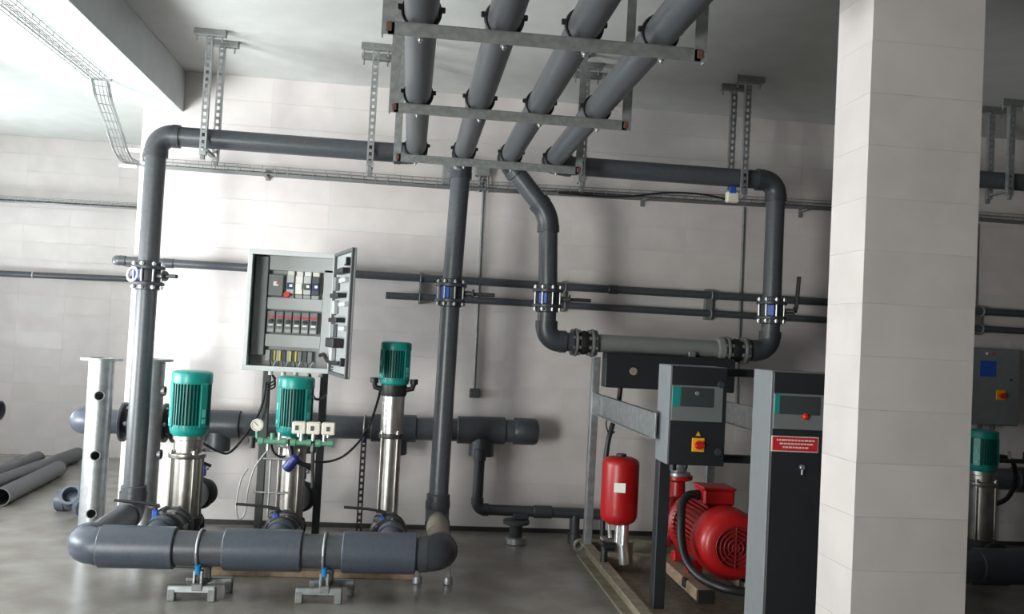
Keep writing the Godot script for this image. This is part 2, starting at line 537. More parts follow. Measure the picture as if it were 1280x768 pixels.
# ---------------------------------------------------------------- pipe lines
const WZ := 1.9
const YP := 2.87
func build_pipe_lines() -> void:
	var r := 0.0685
	var L := 0.15
	var t := thing("pipe_line", "dark grey overhead pipe turning along the wall and dropping to the manifold's steel-spool end", "pipe", V(-1.8, 0.4, 1.0))
	pipe_run(t, [V(-0.02, YP, 8.19), V(-0.02, YP, 1.0), V(-1.80, YP, 1.0), V(-1.80, 1.96, 1.0)], r, L, M.pvc, M.pvc_fit)
	part(t, "pipe", mb().tube([V(-1.80, 1.83, 1.0), V(-1.80, 0.42, 1.0)], r, 24), M.pvc)
	t = thing("pipe_line", "dark grey overhead pipe dropping straight down beside the tall slim pump", "pipe", V(0.28, 0.4, 1.0))
	pipe_run(t, [V(0.31, YP, 8.19), V(0.31, YP, 1.0), V(0.285, 1.96, 1.0)], r, L, M.pvc, M.pvc_fit)
	part(t, "pipe", mb().tube([V(0.282, 1.83, 1.0), V(0.272, 0.42, 1.0)], r, 24), M.pvc)
	t = thing("pipe_line", "dark grey overhead pipe slanting down, then vertical to the skid header's bellows", "pipe", V(0.975, 1.59, 1.0))
	pipe_run(t, [V(0.635, YP, 8.19), V(0.635, YP, 1.0), V(0.955, 2.50, 1.0), V(0.98, 1.96, 1.0)], r, 0.12, M.pvc, M.pvc_fit)
	pipe_run(t, [V(0.98, 1.83, 1.0), V(0.985, 1.59, 1.0), V(1.19, 1.59, 1.0)], r, 0.14, M.pvc, M.pvc_fit)
	t = thing("pipe_line", "dark grey overhead pipe turning level above the skid, down beside the tiled column", "pipe", V(2.655, 1.6, 1.0))
	pipe_run(t, [V(0.95, YP, 8.19), V(0.95, YP, 1.0), V(2.66, YP, 1.0), V(2.665, 1.97, 1.0)], r, L, M.pvc, M.pvc_fit)
	pipe_run(t, [V(2.665, 1.83, 1.0), V(2.66, 1.60, 1.0), V(2.47, 1.595, 1.0)], r, 0.14, M.pvc, M.pvc_fit)
	# valves on the drops
	var up := Vector3.UP
	var v1 := butterfly_valve("flanged valve on the pipe drop above the galvanised steel spools", "butterfly valves on the pipe drops", V(-1.80, 1.895, 1.0), up, V(0.85, 0, 0.53).normalized(), V(0.95, 0.0, 0.3).normalized(), 0.112, 0.075, M.steel_dark, M.zinc, true, 0.06)
	part(v1, "bolt_ring", mb().tube(band_points(V(-1.87, 1.895, 1.10), V(-0.5, 0.1, 0.86).normalized(), 0.045), 0.011, 8), M.zinc, "pale ring standing for overexposed bolts")  # ring put in for the overexposed bolts of this valve
	butterfly_valve("flanged valve with sideways black lever on the straight pipe drop", "butterfly valves on the pipe drops", V(0.283, 1.895, 1.0), up, V(1, 0, 0.15).normalized(), V(1, 0, 0.1).normalized(), 0.112, 0.075, M.steel_dark, M.galv, true, 0.12)
	butterfly_valve("flanged valve with blue plate and sideways lever below the slanted pipe", "butterfly valves on the pipe drops", V(0.98, 1.895, 1.0), up, V(1, 0, 0.15).normalized(), V(1, 0, 0.1).normalized(), 0.112, 0.075, M.steel_dark, M.zinc, true, 0.12)
	butterfly_valve("flanged valve with blue plate and upright black lever near the tiled column", "butterfly valves on the pipe drops", V(2.665, 1.9, 1.0), up, V(0.7, 0, 0.3).normalized(), V(0.05, 1, 0).normalized(), 0.112, 0.075, M.steel_dark, M.zinc, true, 0.24)
	# rubber bellows at both ends of the skid header
	bellows("rubber expansion joint with bolted flanges beside the rear skid post", 1.195, 1.325)
	bellows("rubber expansion joint with bolted flanges below the upright-lever valve", 2.325, 2.465)

func bellows(label: String, x0: float, x1: float) -> void:
	var xm := (x0 + x1) * 0.5
	var t := thing("expansion_joint", label, "pipe joint", V(xm, 1.59, 1.0), "rubber expansion joints of the skid header")
	var ax := Vector3.RIGHT
	var w := x1 - x0
	part(t, "rubber_body", mb().lathe(V(x0, 1.59, 1.0), ax, [P(0.07, 0), P(0.072, 0.02), P(0.084, w * 0.35), P(0.088, w * 0.5), P(0.084, w * 0.65), P(0.072, w - 0.02), P(0.07, w)], 24, 60.0), M.rubber)
	for x in [x0 + 0.005, x1 - 0.005]:
		part(t, "flange", disc(V(x, 1.59, 1.0), ax, 0.102, 0.02, 0.004), M.galv_dull)
		part(t, "backing_ring", disc(V(x + (-0.024 if x < xm else 0.024), 1.59, 1.0), ax, 0.096, 0.018, 0.003), M.pvc_fit)
		for k in 8:
			var an := TAU * (k + 0.5) / 8.0
			bolt(t, V(x, 1.59 + 0.086 * sin(an), 1.0 + 0.086 * cos(an)), ax, 0.07, 0.008, M.galv_dull)

# ---------------------------------------------------------------- floor manifold
func build_manifold() -> void:
	var y := 0.276
	var z := 1.95
	var t := thing("floor_manifold", "thick blue-grey plastic manifold pipe with sleeves lying low across the floor", "pipe", V(-0.75, 0.15, z))
	part(t, "pipe", mb().tube([V(-1.72, y, z), V(0.15, y, z)], 0.1, 32), M.pvc)
	for s in [[-1.695, -1.275], [-1.0, -0.552], [-0.318, 0.116]]:
		coupling(t, V(s[0], y, z), V(s[1], y, z), 0.121, M.pvc_big, "sleeve")
		var xm: float = (s[0] + s[1]) * 0.5 + 0.06
		part(t, "branch", mb().lathe(V(xm, y + 0.03, z - 0.05), V(0, 0.12, -1), [P(0.075, 0), P(0.075, 0.14), P(0.085, 0.14), P(0.085, 0.2), P(0, 0.2)], 24), M.pvc_big)
	# end towards the steel spools
	part(t, "elbow", elbow_shape(V(-1.80, y, z), V(0, 0, 1), V(1, 0, 0), 0.125, 0.092), M.pvc_big)
	part(t, "pipe", mb().tube([V(-1.80, y, z - 0.1), V(-1.80, y, 1.1)], 0.082, 24), M.pvc)
	part(t, "elbow", elbow_shape(V(-1.80, y, 1.0), V(0, -1, 0), V(0, 0, 1), 0.14, 0.077), M.pvc_fit)
	coupling(t, V(-1.80, 0.40, 1.0), V(-1.80, 0.46, 1.0), 0.084, M.pvc_fit, "reducer")
	# end below the straight drop
	part(t, "elbow", elbow_shape(V(0.262, y, z), V(1, 0, 0), V(0, 0, -1), 0.125, 0.092), M.pvc_fit)
	part(t, "pipe", mb().tube([V(0.262, y, z - 0.1), V(0.27, y + 0.01, 1.1)], 0.078, 24), M.beige_pvc, "dusty beige pipe stub")
	for zz in [1.5, 1.22]:
		part(t, "joint_ring", mb().tube(band_points(V(0.266, y, zz), V(0, 0, 1), 0.079), 0.004, 6), M.cast)
	part(t, "elbow", elbow_shape(V(0.27, y, 1.0), V(0, -1, 0), V(0, 0, 1), 0.14, 0.074), M.pvc_fit)
	coupling(t, V(0.271, 0.40, 1.0), V(0.271, 0.47, 1.0), 0.082, M.pvc_fit, "reducer")
	# floor stands with clamp
	manifold_stand("grey steel pipe stand clamped by the short stout pump", -1.135, y, z)
	manifold_stand("grey steel pipe stand clamped below the control cabinet's hinge side", -0.42, y, z)
	var tb := thing("timber_batten", "long brown dusty timber batten lying on the floor below the manifold", "timber", V(-0.55, 0, 1.5))
	part(tb, "board", mb().box(V(-0.52, 0.022, 1.46), V(1.35, 0.044, 0.11), 0.005), M.wood)
	# small stand at the beige end
	t = thing("pipe_support", "small two-legged pipe foot under the manifold's beige end", "pipe stand", V(0.24, 0, 1.6))
	for x in [0.14, 0.335]:
		part(t, "leg", mb().box(V(x, 0.09, 1.59), V(0.03, 0.18, 0.03), 0.004), M.galv_dull)
		part(t, "levelling_nut", disc(V(x, 0.025, 1.59), Vector3.UP, 0.03, 0.05, 0.006, 12), M.galv)
	part(t, "crossbar", mb().box(V(0.2375, 0.19, 1.59), V(0.24, 0.02, 0.05), 0.004), M.galv_dull)

func manifold_stand(label: String, x: float, y: float, z: float) -> void:
	var t := thing("pipe_stand", label, "pipe stand", V(x, 0, z), "steel stands under the floor manifold")
	for zz in [z + 0.09, z - 0.09]:
		var dx := -0.015 if zz > z else 0.045
		part(t, "cross_channel", mb().box(V(x + dx, 0.068, zz), V(0.265, 0.04, 0.045), 0.005), M.galv)
		for s in [-1.0, 1.0]:
			part(t, "leg", mb().box(V(x + dx + s * 0.112, 0.034, zz), V(0.042, 0.068, 0.052), 0.005), M.galv_dull)
	part(t, "spine", mb().box(V(x + 0.015, 0.08, z), V(0.06, 0.035, 0.24), 0.004), M.galv_dull)
	part(t, "upright", mb().box(V(x - 0.01, 0.125, z + 0.07), V(0.014, 0.09, 0.04), 0.003).box(V(x + 0.03, 0.125, z + 0.07), V(0.014, 0.09, 0.04), 0.003), M.galv)
	part(t, "rear_upright", mb().box(V(x + 0.03, 0.12, z - 0.05), V(0.05, 0.1, 0.04), 0.003), M.galv_dull)
	part(t, "clamp_band", mb().tube(band_points(V(x, y, z), V(1, 0, 0.02).normalized(), 0.108, 32), 0.009, 8), M.galv)
	part(t, "clamp_nut", mb().rod(V(x + 0.008, y - 0.125, z + 0.075), V(x + 0.008, y - 0.075, z + 0.088), 0.017, 8), M.sky_blue, "blue clamp nut")

# ---------------------------------------------------------------- header along the wall
func hy(x: float) -> float: return 0.805 + (x + 2.44) * 0.0163
func build_wall_header() -> void:
	var z := 0.3
	var t := thing("wall_header", "thick dark grey header pipe running along the wall behind the pumps", "pipe", V(-0.7, 0.7, z))
	part(t, "pipe", mb().tube([V(-2.36, hy(-2.36), z), V(1.0, hy(1.0), z)], 0.09, 28), M.pvc)
	part(t, "elbow", elbow_shape(V(-2.41, hy(-2.41), z), V(0, 0, 1), V(1, 0.0163, 0).normalized(), 0.1, 0.088), M.pvc_big)
	for x in [-2.10, -2.03, -1.80, -1.73]:
		part(t, "flange", disc(V(x, hy(x), z), Vector3.RIGHT, 0.15, 0.025, 0.004), M.pvc_fit)
	part(t, "cap", mb().lathe(V(0.87, hy(0.87), z), Vector3.RIGHT, [P(0.09, 0), P(0.103, 0), P(0.106, 0.005), P(0.106, 0.16), P(0.095, 0.185), P(0.06, 0.2), P(0, 0.205)], 28), M.pvc_fit)
	for s in [[-1.60, -1.24], [-0.93, -0.60], [-0.25, 0.10], [0.42, 0.80]]:
		coupling(t, V(s[0], hy(s[0]), z), V(s[1], hy(s[1]), z), 0.108, M.pvc_fit, "tee_sleeve")
		var xm: float = (s[0] + s[1]) * 0.5 + 0.01
		part(t, "tee_branch", mb().lathe(V(xm, hy(xm) - 0.06, z), V(0, -1, 0), [P(0.098, 0), P(0.102, 0.135), P(0.098, 0.14), P(0, 0.14)], 24), M.pvc_fit)
	for x in [-2.03, -1.80]:
		for k in 6:
			var an := TAU * k / 6.0
			bolt(t, V(x, hy(x) + 0.125 * sin(an), z + 0.125 * cos(an)), Vector3.RIGHT, 0.08, 0.009, M.galv)
	# header stand: slotted post with a clamp band
	t = thing("header_stand", "slotted steel post with band clamp holding the wall header behind the slim pump", "pipe stand", V(-0.3, 0, z))
	part(t, "post", slotted_strut(V(-0.30, 0.76, z + 0.03), 0.72), M.steel_dark)
	part(t, "clamp_band", mb().tube(band_points(V(-0.30, hy(-0.3), z), Vector3.RIGHT, 0.097, 28), 0.008, 8), M.galv)
	part(t, "clamp_bolt", mb().rod(V(-0.3, 0.73, z + 0.03), V(-0.3, 0.79, z + 0.05), 0.014, 8), M.navy)
	part(t, "base_plate", mb().box(V(-0.30, 0.02, z + 0.02), V(0.14, 0.04, 0.14), 0.004), M.steel_dark)
	# branch that leaves the header and runs low along the wall to the skid
	t = thing("branch_pipe", "thin dark branch pipe from the header down and along the floor to the skid", "pipe", V(0.6, 0.2, 0.36))
	pipe_run(t, [V(0.605, 0.70, 0.36), V(0.605, 0.245, 0.36), V(1.62, 0.235, 0.36)], 0.042, 0.085, M.pvc_fit, M.pvc_fit)
	coupling(t, V(0.605, 0.62, 0.36), V(0.605, 0.72, 0.36), 0.05, M.pvc_fit)
	coupling(t, V(1.05, 0.24, 0.36), V(1.2, 0.24, 0.36), 0.05, M.pvc_fit)
	part(t, "drain_stub", mb().lathe(V(1.385, 0.235, 0.36), V(0, -1, 0), [P(0.04, 0), P(0.04, 0.16), P(0.05, 0.16), P(0.05, 0.232), P(0, 0.232)], 18), M.pvc_fit)
	t = thing("floor_valve", "dark round flanged valve on a steel foot under the low branch pipe", "valve", V(0.92, 0, 0.4))
	part(t, "flange", disc(V(0.915, 0.165, 0.40), Vector3.UP, 0.105, 0.03, 0.005), M.pvc_fit)
	part(t, "neck", mb().rod(V(0.915, 0.16, 0.40), V(0.915, 0.05, 0.40), 0.05, 18), M.cast)
	part(t, "foot", disc(V(0.915, 0.025, 0.42), Vector3.UP, 0.085, 0.05, 0.006), M.galv)
	part(t, "saddle", mb().box(V(0.95, 0.205, 0.36), V(0.12, 0.05, 0.1), 0.008), M.pvc_fit)

# ---------------------------------------------------------------- small pipes, trays, conduits on the wall
func wire_tray(t: Node3D, pts: Array, w: float, h: float, side: Vector3, upv: Vector3) -> void:
	# wires along the run
	var b := mb()
	for k in 5:
		var o := side * (w * (k / 4.0 - 0.5))
		var q := []
		for p in pts: q.append(p + o)
		b.tube(q, 0.0032, 5)
	for s in [-0.5, 0.5]:
		for f in [0.5, 1.0]:
			var q := []
			for p in pts: q.append(p + side * w * s + upv * h * f)
			b.tube(q, 0.0036 if f == 1.0 else 0.003, 5)
	part(t, "long_wires", b, M.wire)
	var c := mb()
	for i in pts.size() - 1:
		var a: Vector3 = pts[i]
		var e: Vector3 = pts[i + 1]
		var l := (e - a).length()
		var n := int(max(1.0, round(l / 0.1)))
		for k in n:
			var p := a.lerp(e, (k + 0.5) / n)
			c.tube([p - side * w * 0.5 + upv * h, p - side * w * 0.5, p + side * w * 0.5, p + side * w * 0.5 + upv * h], 0.003, 4)
	part(t, "cross_wires", c, M.wire)

func build_wall_services() -> void:
	# two small pipes along the tiled wall
	var t := thing("wall_pipe", "upper slim dark pipe running the length of the tiled wall", "pipe", V(0, 2.04, 0.1))
	pipe_run(t, [V(-2.30, 2.045, -1.2), V(-2.30, 2.045, 0.1), V(8.8, 2.038, 0.1)], 0.033, 0.07, M.pvc, M.pvc_fit)
	for x in [-1.95, 1.62]: coupling(t, V(x, 2.042, 0.1), V(x + 0.09, 2.042, 0.1), 0.038, M.pvc_fit)
	t = thing("wall_pipe", "lower slim dark pipe with an open end behind the slim pump", "pipe", V(0, 1.888, 0.1))
	part(t, "pipe", mb().lathe(V(-0.2, 1.888, 0.1), Vector3.RIGHT, [P(0.022, 0.3), P(0.022, 0), P(0.029, 0), P(0.029, 9.0), P(0, 9.0)], 18), M.pvc)
	var cl := ["slim galvanised pipe clamp beside the straight pipe drop", "slim galvanised pipe clamp behind the slanted pipe's valve", "double galvanised pipe clamp above the skid header", "double galvanised pipe clamp above the pale wall cabinet"]
	var cx := [0.074, 1.262, 2.51, 4.95]
	for i in 4:
		var c := thing("pipe_clamp", cl[i], "pipe clamp", V(cx[i], 1.83, 0.03), "clamps holding the wall pipes")
		var ww := 0.028 if i < 2 else 0.07
		part(c, "rail", mb().box(V(cx[i], 1.965, 0.03), V(ww, 0.26, 0.045), 0.004), M.galv_dull)
		for y in [2.041, 1.888]:
			part(c, "clip", mb().tube(band_points(V(cx[i], y, 0.1), Vector3.RIGHT, 0.037 if y > 2.0 else 0.033, 16), 0.006 if i < 2 else 0.009, 6), M.galv_dull)
	# wire tray along the wall
	t = thing("cable_tray", "long wire mesh cable tray fixed along the tiled wall", "cable tray", V(0, 2.79, 0.1))
	wire_tray(t, [V(-2.15, 2.795, 0.1), V(0.5, 2.795, 0.1), V(3.5, 2.84, 0.1), V(8.6, 2.84, 0.1)], 0.14, 0.058, V(0, 0, 1), V(0, 1, 0))
	for x in [-1.2, 0.3, 1.9, 3.3, 4.6]:
		part(t, "bracket", mb().box(V(x, 2.785 + (0.03 if x > 1.5 else 0.0), 0.09), V(0.03, 0.01, 0.17)).box(V(x, 2.81, 0.008), V(0.03, 0.09, 0.01)), M.galv_dull)
	for k in 3:
		var q := []
		var rg := RandomNumberGenerator.new()
		rg.seed = 40 + k
		for i in 30:
			var x := -2.0 + i * 0.36
			q.append(V(x, 2.808 + (0.02 if x > 1.2 else 0.0) + (0.02 if x > 3.0 else 0.0) + rg.randf_range(-0.002, 0.004), 0.06 + k * 0.035 + rg.randf_range(-0.012, 0.012)))
		var cb := thing("tray_cable", ["thin grey cable lying at the tray's wall side", "thin grey cable lying along the middle of the tray", "thin grey cable lying at the tray's open side"][k], "cable", V(0, 2.8, 0.1), "cables lying in the wall tray")
		part(cb, "sheath", mb().tube(q, 0.006, 6), [M.gasket, M.hose, M.gasket][k])
	t = thing("black_cable", "loose black cable sagging and looping over the wire tray", "cable", V(2.0, 2.83, 0.18))
	var bc := [V(1.15, 2.80, 0.18), V(1.5, 2.80, 0.185), V(1.75, 2.815, 0.19), V(2.05, 2.865, 0.19), V(2.3, 2.875, 0.19), V(2.5, 2.86, 0.185), V(2.62, 2.83, 0.17)]
	part(t, "sheath", mb().tube(smooth(bc, 6), 0.008, 8), M.hose)
	# tray bend over the wall's end, the slanted drop and the run under the beam
	t = thing("tray_drop", "wire mesh tray slanting down round the bright wall corner", "cable tray", V(-2.3, 2.8, 0.3))
	var path := [V(-2.245, 3.25, 0.84), V(-2.255, 3.15, 0.72), V(-2.27, 2.98, 0.38), V(-2.275, 2.88, 0.22), V(-2.26, 2.82, 0.14), V(-2.20, 2.797, 0.105)]
	wire_tray(t, path, 0.10, 0.05, V(0.94, 0.0, -0.34), V(-0.2, 0.5, 0.84).normalized())
	part(t, "end_plate", mb().box(V(-2.245, 3.262, 0.85), V(0.14, 0.012, 0.02)), M.galv)
	part(t, "white_bars", mb().box(V(-2.235, 2.92, 0.08), V(0.11, 0.03, 0.006)).box(V(-2.235, 2.775, 0.18), V(0.13, 0.022, 0.006)), M.white)  # two plain white bars put at the tray bend
	part(t, "conduit_end", mb().tube(band_points(V(-2.14, 2.87, 0.1), Vector3.RIGHT, 0.035, 16), 0.007, 6), M.galv_dull)
	t = thing("beam_tray", "wire mesh tray running beneath the ceiling beam's bright edge", "cable tray", V(-2.25, 3.25, 4))
	wire_tray(t, [V(-2.25, 3.245, 0.9), V(-2.25, 3.245, 8.1)], 0.12, 0.055, V(1, 0, 0), V(0, 1, 0))
	# recess wall: small pipe and tray
	t = thing("recess_pipe", "slim dark pipe across the grey recess wall", "pipe", V(-3.5, 2.03, -3.2))
	part(t, "pipe", mb().tube([V(-4.88, 2.015, -3.2), V(-2.2, 2.05, -3.2)], 0.034, 16), M.pvc)
	part(t, "clip", mb().tube(band_points(V(-4.22, 2.024, -3.2), Vector3.RIGHT, 0.037, 16), 0.008, 6), M.zinc)
	t = thing("recess_tray", "wire cable tray across the grey recess wall", "cable tray", V(-3.5, 2.83, -3.2))
	wire_tray(t, [V(-4.88, 2.825, -3.2), V(-2.2, 2.855, -3.2)], 0.12, 0.055, V(0, 0, 1), V(0, 1, 0))
	part(t, "cable", mb().tube([V(-4.88, 2.84, -3.17), V(-3.4, 2.852, -3.16), V(-2.2, 2.87, -3.17)], 0.011, 8), M.gasket)
	# conduits and boxes
	t = thing("wall_conduit", "thin grey conduit dropping from the tray to a socket box", "conduit", V(0.555, 1.09, 0.03))
	part(t, "tube", mb().rod(V(0.548, 2.9, 0.022), V(0.56, 1.16, 0.022), 0.0125, 10), M.galv_dull)
	part(t, "socket_box", mb().box(V(0.563, 1.128, 0.03), V(0.085, 0.075, 0.05), 0.006), M.gasket)
	t = thing("wall_conduit", "thin grey conduit dropping behind the skid header", "conduit", V(2.79, 1.2, 0.03))
	part(t, "tube", mb().rod(V(2.79, 2.82, 0.022), V(2.80, 1.0, 0.022), 0.012, 10), M.galv_dull)
	t = thing("wall_conduit", "thin grey conduit dropping to the pale wall cabinet", "conduit", V(4.9, 1.75, 0.03))
	part(t, "tube", mb().rod(V(4.93, 2.82, 0.022), V(4.94, 2.1, 0.022), 0.012, 10), M.galv_dull)
	t = thing("junction_box", "small grey metal box on the tray behind the straight drop", "junction box", V(0.24, 2.82, 0.1))
	part(t, "body", mb().box(V(0.235, 2.91, 0.1), V(0.075, 0.19, 0.09), 0.006), M.galv_dull)
	part(t, "lid", mb().box(V(0.235, 2.91, 0.148), V(0.05, 0.16, 0.006), 0.002), M.galv)
	t = thing("junction_box", "small grey box above the tray with a dropping conduit", "junction box", V(0.54, 2.9, 0.1))
	part(t, "body", mb().box(V(0.53, 2.965, 0.08), V(0.12, 0.11, 0.08), 0.006), M.galv_dull)
	part(t, "glands", mb().rod(V(0.51, 2.92, 0.08), V(0.51, 2.78, 0.08), 0.014, 8).rod(V(0.575, 2.92, 0.08), V(0.585, 2.78, 0.08), 0.01, 8), M.galv_dull)

func smooth(c: Array, n: int) -> Array:
	var cu := Curve3D.new()
	for i in c.size():
		var a: Vector3 = c[max(i - 1, 0)]
		var b: Vector3 = c[min(i + 1, c.size() - 1)]
		var tg := (b - a) / 6.0
		cu.add_point(c[i], -tg, tg)
	var out := []
	for i in c.size() - 1:
		for k in n:
			out.append(cu.sample(i, k / float(n)))
	out.append(c[c.size() - 1])
	return out

# ---------------------------------------------------------------- hangers and trapeze frames
func build_frames() -> void:
	var lab := ["pair of slotted ceiling hangers holding the level pipe beside the beam", "pair of slotted ceiling hangers holding the level pipe beside the trapeze frames", "slotted ceiling hangers behind the outermost overhead pipe", "pair of slotted ceiling hangers with blue strap above the skid", "pair of dark slotted ceiling hangers beyond the tiled column"]
	var hx := [[-1.465, -1.425], [-0.335, -0.345], [1.165, 1.21], [2.375, 2.345], [4.46, 4.44]]
	for i in 5:
		var yb := 2.735 if i < 4 else 2.87
		var t := thing("pipe_hanger", lab[i], "pipe hanger", V(hx[i][0], yb, 1.0), "slotted ceiling hangers of the level pipes")
		for j in 2:
			var x: float = hx[i][j]
			var z := 1.115 if j == 0 else 0.885
			part(t, "ceiling_plate", mb().box(V(x + 0.005, 3.578, z), V(0.215, 0.044, 0.05), 0.003), M.galv_dull)
			for s in [-1.0, 1.0]: part(t, "anchor_bolt", mb().rod(V(x + s * 0.085, 3.6, z), V(x + s * 0.085, 3.515, z), 0.006, 6), M.galv)
			part(t, "strut", slotted_strut(V(x, 3.58, z + (0.0 if j == 0 else 0.018)), 3.58 - yb, 0.045), M.galv)
			part(t, "strut_foot", mb().box(V(x, yb - 0.012, z - 0.012), V(0.03, 0.034, 0.026), 0.003), M.galv_dull)
		part(t, "cross_pin", mb().box(V((hx[i][0] + hx[i][1]) * 0.5, yb + 0.035, 1.0), V(0.035, 0.02, 0.24), 0.003), M.galv_dull)
		if i == 3:
			part(t, "strap", mb().box(V(2.315, 2.775, 1.03), V(0.05, 0.05, 0.02), 0.004), M.blue, "blue plastic strap end")
			part(t, "clip_block", mb().box(V(2.325, 2.725, 1.0), V(0.09, 0.08, 0.06), 0.008), M.cream, "pale clip block")
	var zs := [1.3, 2.66, 3.9]
	var fl := ["galvanised trapeze frame carrying the overhead pipes at their wall-side bends", "galvanised trapeze frame across the middle of the four overhead pipes", "galvanised trapeze frame across the overhead pipes, farthest from the tiled wall"]
	for i in 3:
		var z: float = zs[i]
		var t := thing("trapeze_frame", fl[i], "pipe frame", V(0.48, 2.75, z), "trapeze frames under the overhead pipes")
		part(t, "crossbar", mb().box(V(0.48, 2.775, z + 0.022), V(1.25, 0.052, 0.006)).box(V(0.48, 2.80, z), V(1.25, 0.006, 0.05)), M.galv_dull)
		for x in [-0.145, 1.105]:
			var s := 1.0 if x < 0.0 else -1.0
			part(t, "hanger", mb().box(V(x, 3.175, z + 0.022), V(0.05, 0.85, 0.006)).box(V(x - s * 0.022, 3.175, z - 0.003), V(0.006, 0.85, 0.05)), M.galv_dull)
			part(t, "weld", mb().box(V(x + s * 0.004, 2.778, z + 0.028), V(0.024, 0.034, 0.008), 0.003), M.rust, "rusty weld patch")
			part(t, "ceiling_foot", mb().box(V(x, 3.594, z), V(0.1, 0.012, 0.1)), M.galv_dull)
		for x in [-0.02, 0.31, 0.635, 0.95]:
			var u := part(t, "clamp_ring", mb().tube(band_points(V(x, YP, z - 0.035), V(0, 0, 1), 0.0745, 28), 0.0075, 8), M.black)
			for s in [-1.0, 1.0]:
				part(u, "clamp_ear", mb().box(V(x + s * 0.084, YP + 0.012, z - 0.035), V(0.02, 0.022, 0.016), 0.003), M.black)
			part(u, "clamp_stud", mb().rod(V(x, 2.795, z - 0.005), V(x, 2.735, z - 0.005), 0.007, 6).lathe(V(x, 2.745, z - 0.005), Vector3.UP, [P(0, 0), P(0.014, 0), P(0.014, 0.014), P(0, 0.014)], 6, 5.0), M.zinc)

# ---------------------------------------------------------------- pumps
func motor(t: Node3D, c: Vector3, y0: float, y1: float, r: float) -> void:
	var h := y1 - y0
	var o := V(c.x, 0, c.z)
	var up := Vector3.UP
	part(t, "motor_body", mb().lathe(o, up, [P(0, y0 + h * 0.1), P(r * 0.84, y0 + h * 0.1), P(r * 0.84, y0 + h * 0.85), P(0, y0 + h * 0.85)], 32), M.teal_dark)
	var f := mb()
	for k in 36:
		var a := TAU * k / 36.0
		var d := V(sin(a), 0, cos(a))
		f.box(o + d * r * 0.9 + V(0, y0 + h * 0.47, 0), V(0.0055, h * 0.72, r * 0.17), 0.0, Basis(Vector3.UP, a))
	part(t, "cooling_fins", f, M.teal_dark)
	part(t, "fan_cover", mb().lathe(o, up, [P(r * 0.9, y0 + h * 0.8), P(r * 1.0, y0 + h * 0.8), P(r * 1.015, y0 + h * 0.82), P(r * 1.015, y0 + h * 0.955), P(r * 0.99, y0 + h * 0.975), P(r * 0.93, y0 + h * 0.99), P(r * 0.8, y1), P(0, y1 + 0.002)], 36), M.teal)
	part(t, "end_shield", mb().lathe(o, up, [P(0, y0), P(r * 0.8, y0), P(r * 0.93, y0 + h * 0.04), P(r * 0.97, y0 + h * 0.1), P(r * 0.98, y0 + h * 0.17), P(r * 0.86, y0 + h * 0.18)], 32), M.teal)
	for a in [-1.0, 0.9]:
		var d := V(sin(a), 0, cos(a))
		part(t, "side_rib", mb().box(o + d * r * 0.985 + V(0, y0 + h * 0.48, 0), V(0.055, h * 0.68, 0.012), 0.004, Basis(Vector3.UP, a)), M.teal)
		part(t, "name_plate", mb().box(o + d * (r * 0.985 + 0.008) + V(0, y0 + h * (0.36 if a > 0 else 0.5), 0), V(0.026, h * 0.12, 0.003), 0.001, Basis(Vector3.UP, a)).box(o + d * (r * 0.985 + 0.008) + V(0, y0 + h * 0.24, 0), V(0.026, h * 0.07, 0.003), 0.001, Basis(Vector3.UP, a)), M.teal_pale, "pale name plate")

